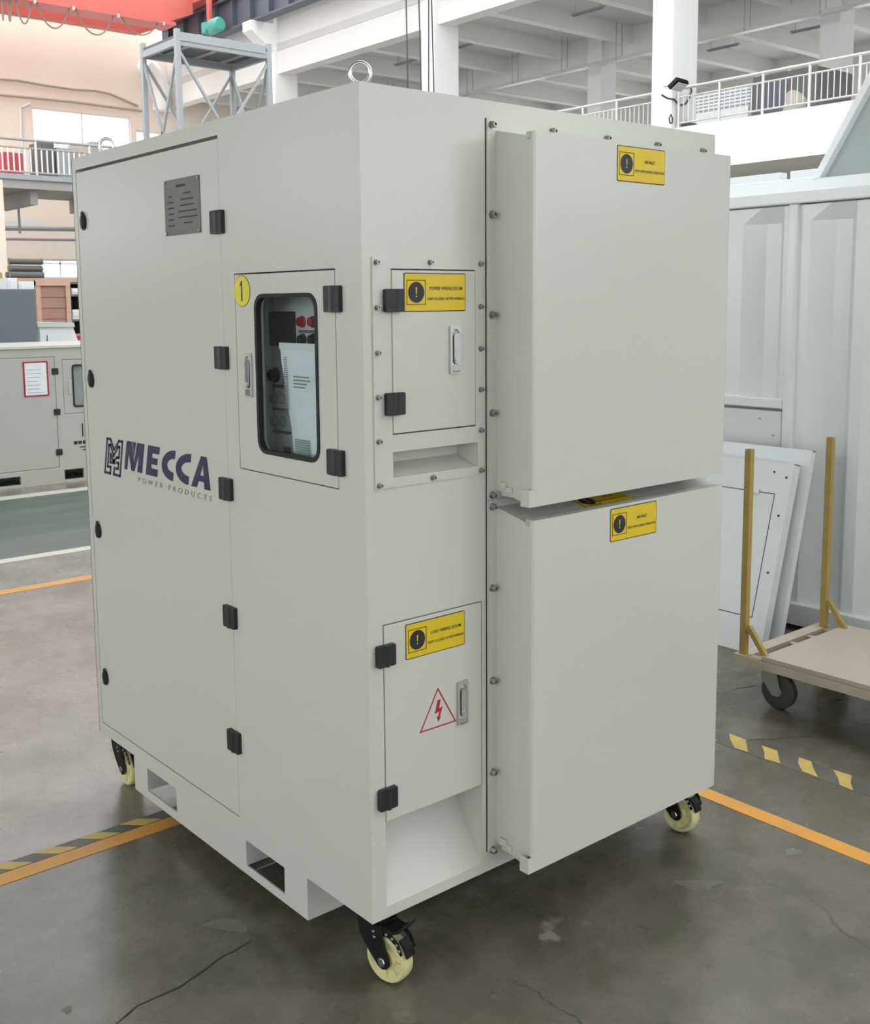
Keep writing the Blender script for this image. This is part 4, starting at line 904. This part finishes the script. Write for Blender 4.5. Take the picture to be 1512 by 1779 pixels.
# document bag standing behind the window
def bag():
    xb = .050
    fb = lambda a, b, t: (xb-t, a, Z(b))
    mb = MB(); nA, nB = 10, 18; cor = [(.421, 1.408), (.200, 1.412), (.185, 1.10), (.379, 1.095)]
    def pt(s, r, side):
        top = Vector(cor[0]).lerp(Vector(cor[1]), s); bot = Vector(cor[3]).lerp(Vector(cor[2]), s); p = top.lerp(bot, r)
        bul = .006*math.sin(PI*s)**.5*min(1, 6*r)*min(1, 6*(1-r)) + .0025*math.sin(9*s+7*r)*math.sin(11*r)
        return (xb - (bul if side else -.002) + .012*(r-.5), p.x, Z(p.y))
    for side in (0, 1):
        vs = [pt(i/nA, j/nB, side) for j in range(nB+1) for i in range(nA+1)]
        mb.add(vs, [(j*(nA+1)+i, j*(nA+1)+i+1, (j+1)*(nA+1)+i+1, (j+1)*(nA+1)+i) for j in range(nB) for i in range(nA)], 0)
    t = thing('document_bag', (.05, .25, Z(1.085)), 'clear plastic bag of papers behind the control window', 'document bag')
    part('bag', mb, PAPER, t, smooth=True)
    mb = MB(); mb.box((xb-.010, .200, Z(1.394)), (xb-.004, .419, Z(1.412))); part('zip_seal', mb, PANELW, t)
    mb = MB()
    for k in range(26): mb.box((xb-.0095, .384, Z(1.235+.0055*k)), (xb-.0085, .400, Z(1.2375+.0055*k)))
    part('spiral_binding', mb, GREYINK, t)
    mb = MB()
    for k, wd in enumerate((.07, .075, .06, .05)): mb.box((xb-.0105, .355-wd, Z(1.325-.009*k)), (xb-.0095, .355, Z(1.328-.009*k)))
    part('print', mb, GREYINK, t)
    mb = MB()
    for k in range(7): mb.box((xb-.007, .295, Z(1.125+.006*k)), (xb-.006, .36, Z(1.129+.006*k)))
    part('print', mb, TEALL, t)
bag()
# --- south face: power wiring panel
fyo = lambda a, b, t: (a, -t, Z(b))
mb = MB(); mb.holes(fyo, .0268, .3707, 1.078, 1.616, [(.080, 1.203, .345, 1.590), (.080, 1.101, .352, 1.162)], 0, .004); PP = part('wiring_panel', mb, COAT, K)
for x, z in [(.0385, z) for z in (1.604, 1.501, 1.397, 1.294, 1.191, 1.087)] + [(.363, z) for z in (1.605, 1.500, 1.396, 1.294, 1.191, 1.089)] + [(.200, 1.606), (.203, 1.088)]:
    link('bolt', SBOLT, (x, -.004, Z(z)), PP)
mb = MB(); mb.box((.078, .001, Z(1.162)), (.354, .05, Z(1.166))); mb.add([fy(.078, 1.099, 0), fy(.354, 1.099, 0), fy(.354, 1.125, .075), fy(.078, 1.125, .075)], [(0,1,2,3)]); mb.box((.078, .075, Z(1.12)), (.354, .078, Z(1.20))); mb.box((.352, 0, Z(1.10)), (.355, .078, Z(1.165))); mb.box((.077, 0, Z(1.10)), (.080, .078, Z(1.165)))
part('vent_duct', mb, COATS, PP)
mb = MB(); mb.box((.082, -.006, Z(1.206)), (.343, .015, Z(1.587))); PD = part('power_door', mb, COAT, K, bevel=.0015)
for z in (1.517, 1.277): link('hinge', HGS, (.082, -.006, Z(z)), PD)
handle3(PD, (.2735, -.007, Z(1.397)), 0)
def warn(parent, x0, z0, wd, ht, y, l1, l2, w1, fr=None):
    fr = fr or (lambda a, b, t: (x0+a, y-t, Z(z0+b)))
    mb = MB(); mb.prism(rrect(0, 0, wd, ht, .004), fr, 0, .0006, 1); mb.prism(rrect(.0022, .0022, wd-.0022, ht-.0022, .003), fr, .0006, .0012, 0)
    e = .058; a0, b0 = .008, (ht-e)/2
    mb.ring([(a0,b0), (a0+e,b0), (a0+e,b0+e), (a0,b0+e)], [(a0+.0016,b0+.0016), (a0+e-.0016,b0+.0016), (a0+e-.0016,b0+e-.0016), (a0+.0016,b0+e-.0016)], fr, .0012, .0017, 1)
    mb.prism([(a0+e/2+.0245*math.cos(2*PI*k/28), b0+e/2+.0245*math.sin(2*PI*k/28)) for k in range(28)], fr, .0012, .0017, 1)
    ca, cb = a0+e/2, b0+e/2
    mb.prism([(ca-.0012, cb-.004), (ca+.0012, cb-.004), (ca+.002, cb+.012), (ca-.002, cb+.012)], fr, .0017, .0022, 0); mb.prism([(ca-.0018, cb-.011), (ca+.0018, cb-.011), (ca+.0018, cb-.0075), (ca-.0018, cb-.0075)], fr, .0017, .0022, 0)
    mid = (a0+e+wd)/2
    mb.text(l1, fr, mid, ht*.56, .0085, width=w1, bold=.012, t=.0018, mi=1); mb.text(l2, fr, mid, ht*.30, .0065, width=.118, bold=.012, t=.0018, mi=1)
    part('warning_label', mb, [YEL, INK], parent, 'yellow warning label with a black exclamation disc')
warn(PD, .116, 1.490, .194, .091, -.0062, 'POWER WIRING ROOM', 'KEEP CLOSED AFTER WIRING', .105)
# --- south face: load wiring door and cable chute
mb = MB(); mb.box((.0475, -.002, Z(.251)), (.3645, .018, Z(.745))); LD = part('load_door', mb, COAT, K, bevel=.0015)
for z in (.674, .314): link('hinge', HGS, (.047, -.002, Z(z)), LD)
handle3(LD, (.2955, -.003, Z(.494)), 0)
warn(LD, .112, .646, .194, .0895, -.0022, 'LOAD WIRING ROOM', 'KEEP CLOSED AFTER WIRING', .10)
mb = MB(); ft = lambda a, b, t: (a, -.0022-t, Z(b))
tri = [(.215, .553), (.154, .449), (.276, .449)]; cc = (.215, .4837); tin = [(cc[0]+(a-cc[0])*.90, cc[1]+(b-cc[1])*.90) for a, b in tri]
mb.ring(tri, tin, ft, 0, .0006)
mb.prism([(.214, .520), (.224, .520), (.218, .497), (.230, .500), (.2205, .474), (.2245, .474), (.2150, .463), (.2100, .479), (.2150, .476), (.2190, .490), (.2040, .486)], ft, 0, .0006)
part('voltage_sign', mb, REDINK, LD, 'red triangle sign with a lightning bolt')
mb = MB(); mb.add([fy(.0445, .028, .001), fy(.3675, .028, .001), fy(.3675, .265, .165), fy(.0445, .265, .165)], [(0,1,2,3)]); mb.add([fy(.0445, .0275, .003), fy(.3675, .0275, .003), fy(.3675, .2645, .167), fy(.0445, .2645, .167)], [(3,2,1,0)]); part('cable_chute', mb, COATS, K)
# --- south face: the two air inlet hoods
def hood(zlo, zhi, cz0, cz1, zw_b, zw_t, flz0, flz1, zbolts, top, lb_z):
    mb = MB(); mb.holes(fyo, .386, 1.275, flz0, flz1, [(.43, zw_b+.04, 1.21, zw_t-.03)], .0005, .004); Hd = part('air_hood', mb, COAT, K)
    mb = MB(); s = [(-.004, zw_b), (-.123, zlo), (-.123, zhi), (-.004, zw_t)]
    fs_ = lambda a, b, t: (t, a, Z(b))
    mb.prism(s, fs_, .417, .420); mb.prism(s, fs_, 1.222, 1.225)
    mb.add([fy(.4171, zw_t, -.004), fy(1.2249, zw_t, -.004), fy(1.2249, zhi, -.123), fy(.4171, zhi, -.123)], [(0,1,2,3)]); mb.add([fy(.4171, zw_t-.003, -.004), fy(1.2249, zw_t-.003, -.004), fy(1.2249, zhi-.003, -.123), fy(.4171, zhi-.003, -.123)], [(3,2,1,0)])
    mb.box((.396, -.143, Z(zlo)), (1.198, -.140, Z(cz0))); mb.box((.396, -.140, Z(zlo)), (.399, -.112, Z(cz0))); mb.box((.399, -.140, Z(zlo)), (1.198, -.112, Z(zlo+.003)))
    mb.box((.42, -.128, Z(zlo+.012)), (.423, -.02, Z(zlo+.03)))
    part('hood_box', mb, COAT, Hd)
    mb = MB()                                    # folded front cover
    pr = [(.411, -.126), (.411, -.137), (.415, -.143), (1.198, -.143), (1.202, -.138), (1.223, -.127), (1.222, -.124), (1.200, -.135), (1.194, -.140), (.417, -.140), (.414, -.136), (.414, -.126)]
    mb.prism(pr, lambda a, b, t: (a, b, Z(t)), cz0, cz1)
    mb.box((.414, -.1415, Z(cz1-.003)), (1.194, -.112, Z(cz1)))
    CV = part('front_cover', mb, COAT, Hd)
    mb = MB(); mb.box((.409, -.128, Z(cz1-.016)), (.4112, -.115, Z(cz1-.002))); part('corner_clip', mb, ZINC, Hd)
    for x, z in [(.402, z) for z in zbolts] + ([(x, 1.946) for x in (.617, .829, 1.044, 1.256)] if top else [(x, flz0+.012) for x in (.65, .9, 1.256)]): link('bolt', BOLT, (x, -.004, Z(z)), Hd)
    mb = MB(); mb.box((.407, -.045, Z(zw_b+.006)), (.417, -.025, Z(zw_b+.024))); mb.box((.411, -.065, Z(zw_b-.002)), (.417, -.04, Z(zw_b+.012))); part('hinge_lug', mb, COATS, Hd, bevel=.002)
    mb = MB(); mb.cyl((.416, -.108, Z(zlo+.022)), (.404, -.108, Z(zlo+.022)), .007, 8); part('pin', mb, STEEL, Hd)
    warn(CV, lb_z[1], lb_z[0], .194, .090, -.1432, 'AIR-INLET', 'KEEP OPEN DURING OPERATION', .045)
    return Hd
HU = hood(1.007, 1.904, 1.050, 1.914, 1.033, 1.930, 1.010, 1.957, (1.943, 1.726, 1.479, 1.232, 1.020), True, (1.8145, .708))
HL = hood(.046, .960, .087, .972, .073, .988, .056, 1.007, (.990, .776, .527, .276, .057), False, (.8745, .700))
nz = Vector((0, (.123-.004), -(.988-.960))).normalized()      # spare label lying on the sloping top of the lower hood
warn(HL, 0, 0, .194, .075, 0, 'AIR-INLET', 'KEEP OPEN DURING OPERATION', .045, lambda a, b, t: (.66+a, -.100+b*.97, Z(.9655+b*.228+t+.0004)))
mb = MB(); mb.box((.3825, -.0008, Z(.056)), (.3860, .0, Z(1.958))); part('shadow_gap', mb, BLACK, K)
# --- skid, casters, lifting eyes
fk = lambda a, b, t: (t, a, Z(b))
y0, y1 = .288, 1.337
mb = MB(); mb.holes(fk, y0, y1, -.122, 0, [(1.032, -.093, 1.238, -.014), (.400, -.096, .603, -.018)], .001, .006)
mb.holes(fk, y0, y1, -.122, 0, [(1.032, -.093, 1.238, -.014), (.400, -.096, .603, -.018)], W-.006, W-.001)
mb.box((.006, y0, Z(-.122)), (W-.006, y0+.005, Z(0))); mb.box((.006, y1-.005, Z(-.122)), (W-.006, y1, Z(0)))
mb.box((.006, .603, Z(-.122)), (W-.006, 1.032, Z(-.118)))
SK = part('skid', mb, COAT, K)
for a0, a1, b0, b1 in ((1.032, 1.238, -.093, -.014), (.400, .603, -.096, -.018)):
    mb = MB(); mb.box((.006, a0-.004, Z(b0)), (W-.006, a0, Z(b1))); mb.box((.006, a1, Z(b0)), (W-.006, a1+.004, Z(b1))); mb.box((.006, a0, Z(b1)), (W-.006, a1, Z(b1+.004))); mb.box((.09, a0, Z(b0-.004)), (W-.09, a1, Z(b0))); part('fork_pocket', mb, COATIN, SK)
def caster(x, y, turn=0.0):
    cs, sn = math.cos(turn), math.sin(turn); ax = (cs, sn, 0); R3 = Matrix.Rotation(turn, 3, 'Z'); pv = Vector((x, y, 0))
    fr = lambda a, b, t: (x+t*cs+a*sn, y+t*sn-a*cs, b)            # a = trail direction (-y world), t = axle direction (+x)
    mb = MB(); mb.box((x-.05, y-.045, .179), (x+.05, y+.045, .185)); mb.cyl((x, y, .155), (x, y, .179), .032, 20)
    for s in (-1, 1):
        mb.prism([(-.044, .158), (.034, .158), (.038, .138), (.038, .118), (.058, .074), (.059, .058), (.050, .046), (.036, .042), (.022, .048), (-.014, .086), (-.038, .122)], fr, s*.030-.0025, s*.030+.0025)
    mb.box((x-.033, y-.034, .152), (x+.033, y+.036, .158)); F = part('caster', mb, BLACKM, K, 'black swivel caster with a cream wheel', bevel=.0012)
    mb = MB(); o = Vector(fr(.036, .0625, 0))
    mb.lathe([(.012, -.021), (.026, -.021), (.030, -.013), (.046, -.013), (.051, -.020), (.058, -.020), (.0625, -.014), (.0625, .014), (.058, .020), (.051, .020), (.046, .013), (.030, .013), (.026, .021), (.012, .021)], o, ax, 32)
    for k in range(8):
        a = 2*PI*k/8; d = R3 @ Vector((0, math.cos(a), math.sin(a))); mb.bar(o+d*.026, o+d*.05, .004, .034, up=ax)
    part('wheel', mb, NYLON, F, smooth=True)
    mb = MB(); mb.cyl(o-Vector(ax)*.037, o+Vector(ax)*.037, .0095, 6); mb.cyl(o-Vector(ax)*.035, o+Vector(ax)*.035, .012, 14); part('axle_bolt', mb, CHROME, F)
    mb = MB()                                       # total brake bracket and pedal
    for s in (-1, 1):
        mb.prism([(.020, .148), (.060, .145), (.085, .128), (.098, .100), (.092, .094), (.076, .118), (.054, .130), (.024, .131)], fr, s*.027-.0015, s*.027+.0015)
    mb.prism([(.030, .150), (.066, .142), (.086, .152), (.100, .168), (.097, .172), (.082, .158), (.064, .149), (.030, .156)], fr, -.028, .028)
    mb.prism([(.080, .128), (.098, .112), (.105, .086), (.101, .084), (.093, .107), (.077, .124)], fr, -.016, .016)
    part('brake_pedal', mb, BLACKM, F, bevel=.001)
    mb = MB()
    for a, b in ((.048, .138), (.066, .133), (.080, .121), (.088, .108)):
        mb.lathe([(.0045, 0), (.0045, .001), (.003, .003), (0, .0035)], fr(a, b, -.0285), (-cs, -sn, 0), 10)
    for a, b in ((.010, .136), (.013, .122)): mb.lathe([(.0045, 0), (.0045, .001), (.003, .003), (0, .0035)], fr(a, b, -.0325), (-cs, -sn, 0), 10)
    part('rivets', mb, STEEL, F, smooth=True)
for x, y, tn in ((.062, .058, .23), (.066, 1.555, 0), (1.262, .062, .05), (1.262, 1.555, -.1)): caster(x, y, tn)
for x, y, a in ((.042, .050, .7), (.055, 1.455, .6), (1.27, 1.50, .5)):
    c = Vector((x, y, Z(H)+.029)); e = Vector((math.cos(a-PI/2+.2), math.sin(a-PI/2+.2), 0))
    mb = MB(); mb.tube([c + e*(.023*math.cos(t)) + Vector((0,0,.023*math.sin(t))) for t in [2*PI*k/28 for k in range(29)]], .0055, 10); mb.lathe([(.016, 0), (.016, .005), (.009, .010)], (x, y, Z(H)), (0,0,1), 16)
    part('lifting_eye', mb, CHROME, K, smooth=True)
